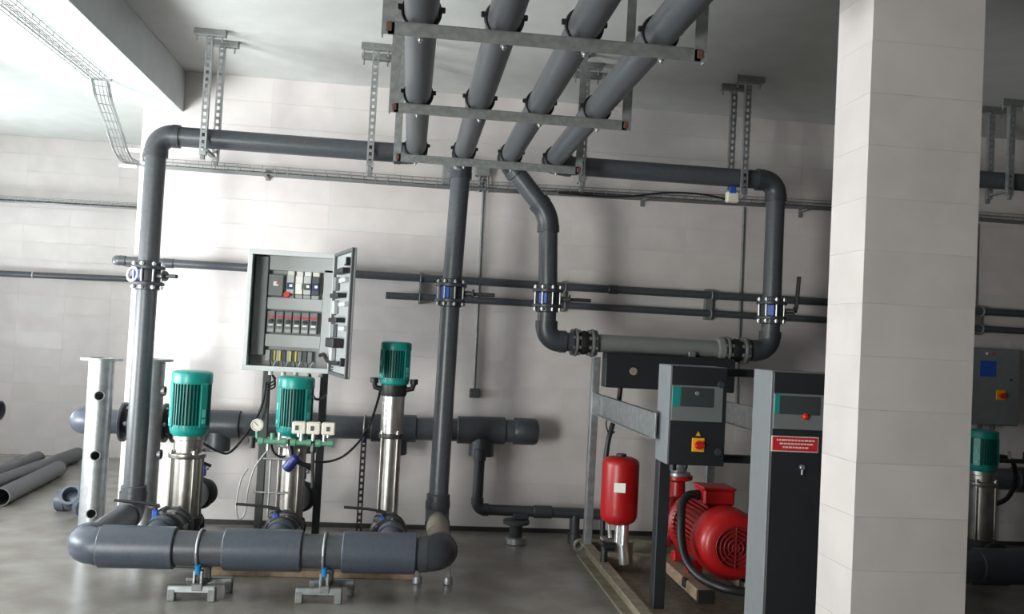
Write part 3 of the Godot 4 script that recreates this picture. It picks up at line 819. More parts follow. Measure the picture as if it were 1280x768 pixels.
func pump(label: String, x: float, z: float, mr: float, my0: float, my1: float, lr: float, ly0: float, cr: float, cy0: float, cy1: float, black_ring: bool) -> Node3D:
	var t := thing("vertical_pump", label, "pump", V(x, 0, z), "vertical steel pumps behind the floor manifold")
	var c := V(x, 0, z)
	var up := Vector3.UP
	motor(t, c, my0, my1, mr)
	part(t, "lantern", mb().lathe(c, up, [P(0, ly0), P(lr, ly0), P(lr, my0 - 0.03), P(lr * 1.12, my0 - 0.025), P(lr * 1.12, my0), P(0, my0)], 32), M.steel)
	var win := mb()
	for k in 7: win.box(V(x - lr * 0.55, ly0 + (my0 - ly0) * (0.2 + 0.1 * k), z + lr * 0.83), V(0.013, (my0 - ly0) * 0.055, 0.006), 0.001)
	part(t, "lantern_print", win, M.white, "small pale marks in a column")
	if black_ring:
		part(t, "coupling_ring", mb().lathe(c, up, [P(0, my0 - 0.075), P(lr * 1.06, my0 - 0.075), P(lr * 1.14, my0 - 0.06), P(lr * 1.14, my0), P(0, my0)], 32), M.black)
		for s in [-1.0, 1.0]:
			part(t, "lifting_lug", mb().tube([V(x + s * lr * 1.0, my0 - 0.03, z + 0.02), V(x + s * lr * 1.6, my0 - 0.02, z + 0.02), V(x + s * lr * 1.72, my0 + 0.02, z + 0.02)], 0.019, 10).lathe(V(x + s * lr * 1.72, my0 + 0.01, z + 0.02), up, [P(0, 0), P(0.028, 0), P(0.028, 0.035), P(0, 0.035)], 14), M.black)
	part(t, "clamp_flange", mb().lathe(c, up, [P(0, cy1 - 0.012), P(cr * 1.24, cy1 - 0.012), P(cr * 1.28, cy1 - 0.006), P(cr * 1.28, cy1 + 0.018), P(cr * 1.1, cy1 + 0.026), P(lr * 0.9, cy1 + 0.03)], 32), M.steel if not black_ring else M.steel_dark)
	part(t, "sleeve", mb().lathe(c, up, [P(0, cy0), P(cr, cy0), P(cr, cy1), P(0, cy1)], 36), M.steel)
	for k in 4:
		var a := TAU * k / 4.0 + 0.62
		var p := c + V(sin(a), 0, cos(a)) * cr * 1.15
		part(t, "tie_rod", mb().rod(p + V(0, cy0 - 0.02, 0), p + V(0, cy1 + 0.045, 0), 0.009, 8).lathe(p + V(0, cy1 + 0.018, 0), up, [P(0, 0), P(0.017, 0), P(0.017, 0.018), P(0, 0.018)], 6, 5.0), M.steel)
	part(t, "base_casting", mb().lathe(c, up, [P(0, 0.03), P(cr * 1.2, 0.03), P(cr * 1.1, 0.08), P(cr * 1.12, cy0 - 0.05), P(cr * 1.3, cy0 - 0.045), P(cr * 1.3, cy0 + 0.005), P(0, cy0 + 0.005)], 32), M.cast)
	for s in [-1.0, 1.0]:
		part(t, "port", mb().lathe(V(x, 0.215, z), V(0, 0, s), [P(0.055, 0.05), P(0.055, cr + 0.08), P(0.1, cr + 0.08), P(0.1, cr + 0.105), P(0, cr + 0.105)], 24), M.cast)
	part(t, "foot_plate", mb().box(V(x, 0.016, z), V(0.3, 0.032, 0.28), 0.006), M.cast)
	return t

func pump_valves(x: float, z: float, which: String, lx: float, rear: bool) -> void:
	# valve towards the manifold
	var t := thing("suction_valve", "dark valve with blue neck and long lever before the " + which, "valve", V(x, 0.2, z + 0.36), "valves between pumps and manifold")
	var o := V(x + 0.02, 0.31, z + 0.38)
	var az := V(0, -0.1, 1).normalized()
	part(t, "valve_body", mb().lathe(o - az * 0.08, az, [P(0, 0), P(0.1, 0), P(0.115, 0.01), P(0.115, 0.035), P(0.092, 0.045), P(0.088, 0.06), P(0.118, 0.07), P(0.122, 0.09), P(0.118, 0.1), P(0.09, 0.11), P(0.09, 0.125), P(0.112, 0.13), P(0.112, 0.155), P(0, 0.155)], 30), M.steel_dark)
	for k in 6:
		var a := TAU * (k + 0.3) / 6.0
		bolt(t, o + V(cos(a), sin(a), 0) * 0.104 + az * 0.0, az, 0.17, 0.0075, M.galv_dull)
	part(t, "bonnet", mb().lathe(o + V(-0.02, 0.03, 0.0), V(-0.5, 0.86, 0.0).normalized(), [P(0.05, 0), P(0.045, 0.09), P(0.03, 0.1)], 18), M.steel_dark)
	var nk := V(x + lx, 0.395, z + 0.41)
	part(t, "neck", mb().box(nk, V(0.038, 0.06, 0.038), 0.008), M.blue, "bright blue neck")
	part(t, "stem", mb().rod(nk, nk + V(-0.005, 0.055, 0.0), 0.013, 8), M.steel_dark)
	var h := nk + V(-0.01, 0.06, 0)
	part(t, "lever", mb().tube([h + V(0.03, -0.004, 0), h, h + V(-0.09, 0.014, 0.01), h + V(-0.235, 0.022, 0.015)], 0.009, 8), M.black)
	part(t, "gear_plate", disc(h + V(0, -0.012, 0), Vector3.UP, 0.035, 0.012), M.steel_dark)
	if rear:
		t = thing("check_valve", "round black valve with blue neck behind the " + which, "valve", V(x + 0.1, 0.3, z - 0.3), "round valves on the wall side of the pumps")
		var q := V(x + 0.06, 0.42, z - 0.23)
		var ar := V(0.45, 0, -0.89).normalized()
		part(t, "valve_body", mb().lathe(q - ar * 0.05, ar, [P(0, 0), P(0.095, 0), P(0.108, 0.012), P(0.108, 0.045), P(0.095, 0.06), P(0, 0.065)], 30), M.black)
		part(t, "flange", disc(q + ar * 0.04, ar, 0.09, 0.03), M.cast)
		part(t, "pipe_stub", mb().rod(q + ar * 0.08, V(x, 0.30, z - 0.55), 0.05, 16), M.pvc_fit)
		part(t, "neck", mb().box(q + V(0.0, 0.15, 0), V(0.035, 0.075, 0.035), 0.008), M.blue, "bright blue neck")
		part(t, "lever", mb().tube([q + V(0.05, 0.185, 0), q + V(0.0, 0.205, 0.01), q + V(-0.07, 0.21, 0.03)], 0.011, 8), M.black)
		part(t, "lever_nut", disc(q + V(0.03, 0.17, 0.02), V(0, 0, 1), 0.013, 0.02, 0.003, 8), M.zinc)

func build_pumps() -> void:
	var z := 1.2
	pump("short stout vertical pump with bright teal motor beside the steel spools", -1.415, z, 0.129, 0.84, 1.27, 0.09, 0.71, 0.094, 0.3, 0.705, false)
	pump("vertical pump with teal motor tucked beneath the control cabinet", -0.733, z, 0.12, 0.865, 1.262, 0.085, 0.80, 0.083, 0.3, 0.80, false)
	pump("tall slim vertical pump with small teal motor and black lug ring", -0.08, z, 0.104, 1.235, 1.53, 0.078, 0.89, 0.066, 0.33, 0.885, true)
	pump_valves(-1.415, z, "short stout pump", -0.075, true)
	pump_valves(-0.733, z, "pump under the cabinet", -0.03, true)
	pump_valves(-0.08, z, "tall slim pump", -0.02, false)
	# pressure sensor rail in front of the middle pump
	var zs := 1.42
	var t := thing("sensor_rail", "green bronze pipe rail with gauge and sensor taps before the cabinet pump", "pressure rail", V(-0.69, 0.85, zs))
	for s in [[-0.93, -0.75], [-0.725, -0.59], [-0.565, -0.45]]:
		part(t, "pipe_tee", mb().tube([V(s[0], 0.845, zs), V(s[1], 0.848, zs)], 0.019, 12).tube([V((s[0] + s[1]) * 0.5, 0.845, zs), V((s[0] + s[1]) * 0.5, 0.90, zs)], 0.015, 10).tube([V(s[0], 0.846, zs), V(s[0] + 0.035, 0.846, zs)], 0.025, 12).tube([V(s[1] - 0.03, 0.848, zs), V(s[1], 0.848, zs)], 0.024, 12), M.patina)
	part(t, "end_valve", mb().rod(V(-0.965, 0.87, zs), V(-0.965, 0.80, zs), 0.02, 12).rod(V(-0.99, 0.85, zs), V(-0.93, 0.85, zs), 0.012, 10), M.black)
	for x in [-0.795, -0.655, -0.58, -0.51]: part(t, "tap", mb().rod(V(x, 0.86, zs + 0.005), V(x, 0.905, zs + 0.005), 0.012, 10), M.zinc)
	part(t, "drain_tap", mb().rod(V(-0.865, 0.84, zs), V(-0.865, 0.79, zs), 0.012, 10), M.zinc)
	part(t, "union_nut", mb().rod(V(-0.578, 0.845, zs), V(-0.578, 0.79, zs), 0.018, 8).rod(V(-0.578, 0.79, zs), V(-0.572, 0.55, zs - 0.05), 0.012, 8), M.steel_dark)
	t = thing("pressure_gauge", "small round pressure gauge with pale dial on the green rail", "gauge", V(-0.935, 0.88, zs))
	part(t, "case", mb().lathe(V(-0.94, 0.95, zs - 0.02), V(0, 0, 1), [P(0, 0), P(0.036, 0), P(0.04, 0.005), P(0.04, 0.035), P(0.034, 0.035)], 28), M.steel)
	part(t, "dial", disc(V(-0.94, 0.95, zs + 0.008), V(0, 0, 1), 0.034, 0.006), M.cream)
	part(t, "needle", mb().box(V(-0.946, 0.957, zs + 0.013), V(0.034, 0.003, 0.002), 0.0, Basis(V(0, 0, 1), 2.3)), M.black)
	part(t, "stem", mb().rod(V(-0.94, 0.915, zs), V(-0.935, 0.86, zs), 0.011, 10), M.patina)
	var tl := ["cream pressure switch box on the rail, closest to the gauge", "cream pressure switch box on the rail, middle of three", "cream pressure switch box on the rail, farthest from the gauge"]
	for i in 3:
		var x: float = [-0.672, -0.58, -0.485][i]
		t = thing("pressure_switch", tl[i], "pressure switch", V(x, 0.905, zs), "pressure switches on the green rail")
		part(t, "housing", mb().box(V(x, 0.945, zs + 0.01), V(0.086, 0.078, 0.06), 0.006), M.cream)
		part(t, "window", mb().box(V(x - 0.012 + 0.006 * i, 0.945, zs + 0.041), V(0.022, 0.03, 0.004), 0.001), M.gasket, "dark sight window")
		part(t, "connector", mb().rod(V(x, 0.91, zs), V(x, 0.885, zs), 0.014, 10), M.zinc)
	t = thing("blue_bottle", "small dark blue cylinder hanging tilted below the switch boxes", "vessel", V(-0.70, 0.66, 1.4))
	part(t, "body", mb().lathe(V(-0.745, 0.665, 1.42), V(0.55, 0.75, 0).normalized(), [P(0, 0), P(0.026, 0), P(0.034, 0.012), P(0.034, 0.1), P(0.022, 0.115), P(0, 0.12)], 18), M.navy)
	part(t, "hook", mb().rod(V(-0.69, 0.74, 1.42), V(-0.655, 0.785, 1.42), 0.012, 8), M.black)
	t = thing("clear_hose", "thin pale looped hose hanging beside the cabinet's post", "hose", V(-0.98, 0.4, 1.42))
	part(t, "tube", mb().tube(smooth([V(-0.865, 0.79, 1.42), V(-0.90, 0.74, 1.42), V(-0.945, 0.66, 1.42), V(-0.975, 0.52, 1.42), V(-0.985, 0.38, 1.42), V(-1.02, 0.34, 1.42), V(-1.045, 0.42, 1.40), V(-1.03, 0.58, 1.38), V(-0.99, 0.66, 1.36)], 6), 0.0055, 8), M.wire_grey)
	t = thing("sensor_bracket", "thin steel rod bracket standing beside the pump under the cabinet", "bracket", V(-0.86, 0.3, 1.3))
	part(t, "frame", mb().tube([V(-0.855, 0.72, 1.32), V(-0.855, 0.34, 1.32)], 0.007, 8).tube([V(-0.905, 0.72, 1.32), V(-0.72, 0.72, 1.32)], 0.008, 8).tube([V(-0.955, 0.50, 1.32), V(-0.755, 0.495, 1.32)], 0.007, 8), M.galv)
	var cables := [
		["motor_cable", "black cable running from the stout pump towards the cabinet's post", [V(-1.30, 0.80, 1.28), V(-1.22, 0.745, 1.22), V(-1.15, 0.73, 1.15), V(-1.06, 0.86, 1.05), V(-0.99, 1.02, 0.99), V(-0.97, 1.2, 0.96)], 0.0085],
		["motor_cable", "black cable running from the sensor rail to the header stand", [V(-0.57, 0.72, 1.38), V(-0.48, 0.70, 1.2), V(-0.40, 0.705, 0.9), V(-0.32, 0.77, 0.6), V(-0.28, 0.84, 0.45)], 0.0085],
		["motor_cable", "black cable rising from the slim pump's ring to the wall", [V(-0.17, 1.2, 1.2), V(-0.19, 1.1, 1.1), V(-0.24, 0.92, 0.8), V(-0.26, 0.86, 0.5)], 0.009],
		["motor_cable", "black cable curling from the cabinet underside over the middle motor", [V(-0.66, 1.27, 1.08), V(-0.64, 1.2, 1.16), V(-0.60, 1.13, 1.3), V(-0.56, 1.12, 1.2), V(-0.55, 1.14, 0.98)], 0.009],
		["motor_cable", "black cable hanging in front of the middle pump's lantern", [V(-0.735, 0.86, 1.38), V(-0.72, 0.79, 1.40), V(-0.70, 0.74, 1.40), V(-0.64, 0.70, 1.38), V(-0.57, 0.69, 1.36)], 0.016],
		["motor_cable", "black cable sagging below the green rail's gauge end", [V(-0.86, 0.87, 1.38), V(-0.84, 0.78, 1.36), V(-0.80, 0.74, 1.34), V(-0.76, 0.74, 1.33)], 0.008]]
	for c in cables:
		t = thing(c[0], c[1], "cable", c[2][0], "black cables around the pumps")
		part(t, "sheath", mb().tube(smooth(c[2], 5), c[3], 8), M.hose)

# ---------------------------------------------------------------- open control cabinet
func build_cabinet() -> void:
	var x0 := -1.11
	var x1 := -0.51
	var y0 := 1.287
	var y1 := 2.112
	var zf := 1.15
	var zb := 0.93
	var xm := (x0 + x1) * 0.5
	var ym := (y0 + y1) * 0.5
	var t := thing("control_cabinet", "open grey control cabinet full of breakers, standing on two dark posts", "cabinet", V(xm, 0, 1.0))
	var s := mb()
	var th := 0.014
	s.box(V(xm, ym, zb + th * 0.5), V(x1 - x0, y1 - y0, th), 0.003)
	for x in [x0 + th * 0.5, x1 - th * 0.5]: s.box(V(x, ym, (zf + zb) * 0.5), V(th, y1 - y0 - th * 2.0, zf - zb), 0.0)
	for y in [y0 + th * 0.5, y1 - th * 0.5]: s.box(V(xm, y, (zf + zb) * 0.5), V(x1 - x0, th, zf - zb), 0.0)
	# folded front rim
	for x in [x0 + 0.015, x1 - 0.015]: s.box(V(x, ym, zf + 0.003), V(0.03, y1 - y0 - 0.068, 0.008), 0.002)
	for y in [y0 + 0.017, y1 - 0.017]: s.box(V(xm, y, zf + 0.003), V(x1 - x0, 0.034, 0.008), 0.002)
	part(t, "shell", s, M.enamel)
	var zp := zb + 0.03
	part(t, "mounting_plate", mb().box(V(xm, ym, zp), V(0.56, 0.785, 0.004)), M.plate)
	var H := y1 - y0
	# cable ducts
	var zd := zp + 0.035
	for q in [[0.03, 0.155, -0.985, -0.53], [0.385, 0.485, -0.985, -0.61], [0.695, 0.80, -0.985, -0.61]]:
		var yc: float = y1 - H * (q[0] + q[1]) * 0.5
		part(t, "wire_duct", mb().box(V((q[2] + q[3]) * 0.5, yc, zd), V(q[3] - q[2], H * (q[1] - q[0]), 0.06), 0.003), M.duct)
	part(t, "wire_duct", mb().box(V(-0.57, y1 - H * 0.5, zd), V(0.078, H * 0.74, 0.06), 0.003), M.duct)
	part(t, "wire_duct", mb().box(V(-1.035, y1 - H * 0.46, zd), V(0.085, H * 0.83, 0.062), 0.003), M.panel_grey, "wire duct darkened for the shaded inner wall")  # darker grey than the other ducts, painting in the inner wall's shade
	# first row of devices
	var r1 := y1 - H * 0.27
	var zq := zp + 0.035
	var mbk := part(t, "main_breaker", mb().box(V(-0.935, r1 - 0.01, zq), V(0.10, 0.15, 0.07), 0.005), M.panel_grey)
	part(mbk, "breaker_label", mb().box(V(-0.935, r1, zq + 0.036), V(0.034, 0.03, 0.002)), M.white)
	part(mbk, "red_mark", mb().box(V(-0.921, r1 + 0.008, zq + 0.0375), V(0.012, 0.026, 0.002), 0.0, Basis(V(0, 0, 1), -0.6)), M.red_switch)
	for i in 4:
		var x: float = [-0.838, -0.778, -0.722, -0.665][i]
		var cm: Material = [M.enamel, M.white, M.enamel, M.gasket][i]
		var d := part(t, "contactor", mb().box(V(x, r1 + 0.0, zq - 0.005), V(0.05, 0.13, 0.06), 0.004), cm)
		part(d, "upper_body", mb().box(V(x, r1 + 0.075, zq - 0.01), V(0.046, 0.055, 0.045), 0.004), [M.white, M.white, M.white, M.cream][i])
		part(d, "front_block", mb().box(V(x, r1 - 0.01, zq + 0.03), V(0.042, 0.045, 0.02), 0.003), [M.navy, M.white, M.gasket, M.navy][i])
		part(d, "rating_plate", mb().box(V(x + 0.006, r1 - 0.008, zq + 0.041), V(0.02, 0.018, 0.002)), M.white)
		part(d, "terminal_strip", mb().box(V(x, r1 - 0.082, zq - 0.012), V(0.05, 0.03, 0.04), 0.003), M.duct)
	part(t, "red_knob", mb().rod(V(-0.858, r1 - 0.072, zq), V(-0.858, r1 - 0.072, zq + 0.05), 0.02, 16), M.red_switch, "round red knob")
	# second row: motor starters
	var r2 := y1 - H * 0.59
	for i in 6:
		var x := -0.955 + i * 0.058
		var d := part(t, "motor_starter", mb().box(V(x, r2, zq - 0.006), V(0.052, 0.15, 0.06), 0.004), M.panel_grey)
		part(d, "red_stripe", mb().box(V(x, r2 + 0.035, zq + 0.026), V(0.05, 0.012, 0.006), 0.001), M.red_sign)
		part(d, "rotary_handle", mb().rod(V(x, r2 + 0.004, zq + 0.02), V(x, r2 + 0.004, zq + 0.045), 0.014, 12), M.black)
		part(d, "white_label", mb().box(V(x, r2 - 0.022, zq + 0.026), V(0.032, 0.012, 0.004), 0.001), M.white)
		part(d, "lower_terminals", mb().box(V(x, r2 - 0.06, zq + 0.02), V(0.044, 0.024, 0.012), 0.002), M.duct)
	# third row: terminals
	var r3 := y1 - H * 0.875
	for i in 9:
		var x := -0.965 + i * 0.036
		part(t, "terminal_block", mb().box(V(x, r3, zq - 0.012), V(0.031, 0.075, 0.045), 0.003), [M.duct, M.gasket, M.duct, M.gasket, M.duct, M.gasket, M.panel_grey, M.gasket, M.panel_grey][i])
		if i in [1, 2, 4, 5]:
			part(t, "earth_clip", mb().box(V(x + 0.012, r3, zq + 0.014), V(0.011, 0.072, 0.006), 0.001), M.yellow_wire, "yellow earth terminal")
	for i in 8:
		var x := -0.95 + i * 0.042
		part(t, "wire", mb().tube(smooth([V(x, r3 - 0.035, zq), V(x + 0.012 * (-1 if i % 2 else 1), r3 - 0.07, zq + 0.02), V(x - 0.01, y0 + 0.02, zq - 0.005)], 4), 0.0045, 6), [M.hose, M.white, M.gasket, M.clear_hose][i % 4])
	for i in 5: part(t, "cable_gland", mb().rod(V(-0.93 + i * 0.085, y0 + 0.004, 1.05), V(-0.93 + i * 0.085, y0 - 0.03, 1.05), 0.017, 10), M.clear_hose)
	for x in [-0.975, -0.578]:
		part(t, "post", mb().box(V(x, 0.66, 0.905), V(0.052, 1.32, 0.045), 0.004), M.gasket)
		part(t, "post_foot", mb().box(V(x, 0.008, 0.905), V(0.12, 0.016, 0.12), 0.003), M.gasket)
	for i in 3:
		part(t, "gland_cable", mb().tube(smooth([V(-0.93 + i * 0.012, y0 - 0.02 - i * 0.012, 1.05), V(-0.9, y0 - 0.06 - i * 0.025, 1.03), V(-0.955, y0 - 0.1 - i * 0.02, 0.95)], 4), 0.007, 6), M.hose)
	# door, hinged on the wide side and swung past square
	var ang := deg_to_rad(15.0)
	var du := V(sin(ang), 0, cos(ang))
	var dn := V(-cos(ang), 0, sin(ang))
	var hb := V(x1, ym, zf + 0.012)
	var bs := Basis(du, Vector3.UP, du.cross(Vector3.UP))
	var d := part(t, "door", mb().box(hb + du * 0.3, V(0.6, H, 0.014), 0.003, bs), M.door_grey)
	var rim := mb()
	for yy in [-1.0, 1.0]: rim.box(hb + du * 0.3 + V(0, yy * (H * 0.5 - 0.012), 0) + dn * 0.014, V(0.6, 0.022, 0.022), 0.003, bs)
	for uu in [0.012, 0.588]: rim.box(hb + du * uu + dn * 0.014, V(0.022, H - 0.03, 0.022), 0.003, bs)
	part(d, "door_rim", rim, M.gasket)
	var items := [["switch_body", 0.24, 0.50, 0.17, 0.035, 0.05], ["switch_body", 0.16, 0.42, 0.36, 0.03, 0.06], ["switch_body", 0.16, 0.42, 0.555, 0.03, 0.06], ["switch_body", 0.15, 0.42, 0.735, 0.06, 0.07]]
	for it in items:
		var um: float = (it[1] + it[2]) * 0.5
		part(d, it[0], mb().box(hb + du * um + V(0, H * (0.5 - it[3]), 0) + dn * (0.01 + it[5] * 0.5), V(it[2] - it[1], it[4], it[5]), 0.004, bs), M.black)
	for yy in [0.10, 0.875]:
		part(d, "latch", mb().box(hb + du * 0.52 + V(0, H * (0.5 - yy), 0) + dn * 0.03, V(0.02, 0.05, 0.03), 0.003, bs).box(hb + du * 0.50 + V(0, H * (0.5 - yy) - 0.022, 0) + dn * 0.03, V(0.06, 0.012, 0.03), 0.003, bs), M.black)
	for i in 4:
		var yy: float = [0.26, 0.45, 0.64, 0.83][i]
		part(d, "wiring_block", mb().box(hb + du * 0.13 + V(0, H * (0.5 - yy), 0) + dn * 0.025, V(0.08, 0.09, 0.03), 0.004, bs), [M.panel_grey, M.duct, M.panel_grey, M.duct][i])
	for i in 3:
		part(d, "instrument_back", mb().box(hb + du * (0.36 + 0.03 * i) + V(0, H * (0.5 - [0.24, 0.43, 0.62][i]), 0) + dn * 0.02, V(0.2, 0.03, 0.03), 0.004, bs), M.duct)
	var lm := mb()
	for k in 34: lm.box(hb + du * 0.075 + V(0, H * (0.26 - k * 0.0225), 0) + dn * 0.013, V(0.045, 0.007, 0.012), 0.0, bs)
	part(d, "slotted_strip", lm, M.gasket)
	part(t, "wire_loom", mb().tube(smooth([V(-0.60, y0 + 0.12, 1.06), V(-0.57, y0 + 0.13, 1.14), V(-0.545, y0 + 0.10, 1.19), V(-0.53, y0 + 0.09, 1.24), hb + du * 0.2 + V(0, -H * 0.40, 0) + dn * 0.03, hb + du * 0.38 + V(0, -H * 0.39, 0) + dn * 0.02], 5), 0.014, 8), M.hose)
	for yy in [0.15, 0.85]:
		part(t, "hinge", mb().rod(V(x1 + 0.002, y1 - H * yy - 0.03, zf + 0.008), V(x1 + 0.002, y1 - H * yy + 0.03, zf + 0.008), 0.009, 8), M.zinc)

# ---------------------------------------------------------------- booster skid with the red pump
func build_skid() -> void:
	var t := thing("pump_skid", "dusty steel skid frame with posts and side rails under the red pump", "frame", V(1.85, 0, 1.6))
	for x in [1.375, 2.32]:
		part(t, "long_beam", mb().box(V(x, 0.125, 1.72), V(0.075, 0.012, 1.9), 0.002).box(V(x + (0.034 if x < 2 else -0.034), 0.065, 1.72), V(0.008, 0.12, 1.9)).box(V(x, 0.006, 1.72), V(0.075, 0.012, 1.9)), M.skid)
	for z in [0.82, 1.22, 2.62]:
		part(t, "cross_beam", mb().box(V(1.85, 0.124, z), V(0.88, 0.012, 0.1), 0.002).box(V(1.85, 0.06, z + 0.046), V(0.88, 0.12, 0.008)), M.skid)
	part(t, "lifting_eye", mb().tube(band_points(V(1.325, 0.10, 0.86), V(0.3, 0, 1).normalized(), 0.035, 16), 0.012, 8), M.skid)
	part(t, "rear_post", mb().box(V(1.375, 0.81, 0.96), V(0.05, 1.36, 0.008), 0.002).box(V(1.347, 0.81, 0.935), V(0.008, 1.36, 0.055), 0.002), M.galv, "galvanised rear post")
	part(t, "rear_post", mb().box(V(2.26, 0.81, 0.96), V(0.06, 1.36, 0.05), 0.003), M.galv, "galvanised rear post")
	for x in [1.41, 2.30]:
		part(t, "side_rail", mb().box(V(x, 1.145, 1.70), V(0.006, 0.155, 1.5), 0.001).box(V(x - 0.015, 1.2195, 1.70), V(0.03, 0.006, 1.5)).box(V(x - 0.015, 1.0705, 1.70), V(0.03, 0.006, 1.5)), M.galv, "galvanised side rail")
	part(t, "front_post", mb().box(V(1.476, 0.535, 2.405), V(0.066, 0.83, 0.085), 0.004), M.cabinet_dark, "dark front post")
	part(t, "front_post", mb().box(V(2.27, 0.81, 2.405), V(0.066, 1.37, 0.085), 0.004), M.cabinet_dark, "dark front post")
	for y in [1.465, 0.97]:
		part(t, "crossbar", mb().box(V(2.0, y, 2.40), V(0.48, 0.045, 0.04), 0.003), M.cabinet_dark, "dark crossbar")
	for x in [1.78, 2.14]:
		part(t, "motor_rail", mb().box(V(x, 0.165, 1.86), V(0.09, 0.07, 0.95), 0.006), M.wood, "dusty motor rail")
		part(t, "rubber_pad", mb().box(V(x, 0.165, 2.345), V(0.1, 0.075, 0.025), 0.005), M.rubber, "black rubber pad")
		part(t, "rail_clip", mb().box(V(x - 0.045, 0.18, 2.1), V(0.03, 0.06, 0.05), 0.01), M.black)
	part(t, "drip_tray", mb().box(V(1.85, 0.015, 1.9), V(0.8, 0.01, 1.3)), M.skid)
	# header pipe above the skid
	t = thing("skid_header", "grey steel header pipe level above the dark box of the skid", "pipe", V(1.83, 1.5, 1.0))
	part(t, "pipe", mb().tube([V(1.34, 1.592, 1.0), V(2.31, 1.59, 1.0)], 0.066, 26), M.header_paint)
	part(t, "end_ring", mb().lathe(V(2.25, 1.59, 1.0), Vector3.RIGHT, [P(0.06, 0), P(0.088, 0.01), P(0.092, 0.03), P(0.092, 0.06), P(0.07, 0.065)], 26), M.header_paint)
	# dark box behind
	t = thing("terminal_cabinet", "long black box fixed below the skid header with brass plug", "cabinet", V(1.87, 1.28, 1.1))
	part(t, "body", mb().box(V(1.875, 1.405, 1.08), V(0.95, 0.245, 0.14), 0.006), M.cabinet_dark)
	part(t, "plug", disc(V(1.60, 1.405, 1.153), V(0, 0, 1), 0.028, 0.02), M.beige_pvc, "brass cable plug")
	part(t, "tab", mb().box(V(2.04, 1.545, 1.10), V(0.05, 0.04, 0.02), 0.003), M.galv)
	part(t, "conduit", mb().tube(smooth([V(1.52, 1.29, 1.12), V(1.50, 1.15, 1.15), V(1.45, 1.0, 1.2), V(1.42, 0.86, 1.22), V(1.41, 0.6, 1.22), V(1.42, 0.2, 1.22)], 5), 0.018, 10), M.hose, "black ribbed conduit")
	part(t, "sensor_lead", mb().tube(smooth([V(1.43, 1.10, 1.18), V(1.41, 1.03, 1.2), V(1.43, 0.96, 1.22), V(1.47, 0.98, 1.22)], 5), 0.006, 6), M.hose)
	# control box on the front post
	t = thing("control_box", "dark control box with yellow and red switch on the skid's front post", "cabinet", V(1.6, 0.95, 2.5))
	var zf := 2.6
	part(t, "shell", mb().box(V(1.60, 1.2225, 2.475), V(0.322, 0.545, 0.225), 0.004), M.cabinet_grey)
	part(t, "door", mb().box(V(1.602, 1.221, zf - 0.004), V(0.318, 0.54, 0.016), 0.004), M.cabinet_dark)
	part(t, "panel", mb().box(V(1.594, 1.29, zf + 0.006), V(0.29, 0.195, 0.006), 0.002), M.panel_grey)
	part(t, "display", mb().box(V(1.592, 1.325, zf + 0.011), V(0.185, 0.105, 0.006), 0.002), M.screen)
	part(t, "teal_strip", mb().box(V(1.473, 1.325, zf + 0.011), V(0.046, 0.105, 0.005), 0.001), M.teal_print, "teal printed strip")
	part(t, "button", disc(V(1.588, 1.347, zf + 0.017), V(0, 0, 1), 0.012, 0.008, 0.002, 14), M.zinc)
	part(t, "switch_plate", mb().box(V(1.609, 1.065, zf + 0.007), V(0.07, 0.075, 0.008), 0.002), M.yellow, "yellow switch plate")
	part(t, "switch_knob", mb().lathe(V(1.61, 1.065, zf + 0.01), V(0, 0, 1), [P(0.024, 0), P(0.024, 0.02), P(0, 0.02)], 20).box(V(1.61, 1.065, zf + 0.035), V(0.05, 0.014, 0.02), 0.003), M.red_switch, "red rotary switch")
	var warn := mb()
	var w0 := V(1.607, 1.125, zf + 0.006)
	warn.tri(w0 + V(-0.014, -0.011, 0), w0 + V(0.014, -0.011, 0), w0 + V(0, 0.015, 0), V(0, 0, 1), V(0, 0, 1), V(0, 0, 1))
	part(t, "warning_sticker", warn, M.yellow, "small yellow warning triangle")
	for y in [1.40, 1.03]: part(t, "lock", disc(V(1.725, y, zf + 0.008), V(0, 0, 1), 0.02, 0.012, 0.003, 18), M.screen)
	part(t, "gland", mb().rod(V(1.49, 0.955, 2.55), V(1.49, 0.915, 2.55), 0.02, 12).rod(V(1.56, 0.955, 2.55), V(1.56, 0.93, 2.55), 0.014, 12), M.black)
	# red pressure vessel
	t = thing("pressure_vessel", "glossy red pressure vessel with white label on a steel fitting", "tank", V(1.455, 0.13, 1.5))
	var vx := 1.456
	part(t, "shell", mb().lathe(V(vx, 0, 1.5), Vector3.UP, [P(0, 0.39), P(0.04, 0.392), P(0.08, 0.402), P(0.108, 0.42), P(0.121, 0.445), P(0.124, 0.47), P(0.124, 0.79), P(0.121, 0.812), P(0.11, 0.828), P(0.08, 0.84), P(0.035, 0.847), P(0, 0.848)], 36, 50.0), M.red)
	part(t, "top_cap", disc(V(vx, 0.853, 1.5), Vector3.UP, 0.034, 0.018), M.black)
	part(t, "label_sheet", mb().box(V(vx - 0.03, 0.655, 1.6195), V(0.075, 0.062, 0.012), 0.0, Basis(Vector3.UP, -0.24)), M.white, "white paper label")
	part(t, "fitting", mb().rod(V(vx, 0.40, 1.5), V(vx, 0.24, 1.5), 0.022, 14).rod(V(vx + 0.035, 0.40, 1.53), V(vx + 0.035, 0.24, 1.53), 0.03, 14).rod(V(vx + 0.03, 0.27, 1.53), V(vx + 0.045, 0.14, 1.53), 0.036, 14).rod(V(vx - 0.07, 0.40, 1.53), V(vx - 0.06, 0.31, 1.53), 0.012, 10), M.zinc)
	part(t, "shutoff_valve", mb().rod(V(vx - 0.1, 0.25, 1.52), V(vx - 0.02, 0.25, 1.52), 0.028, 12).rod(V(vx - 0.09, 0.25, 1.52), V(vx - 0.09, 0.15, 1.52), 0.025, 12), M.black)
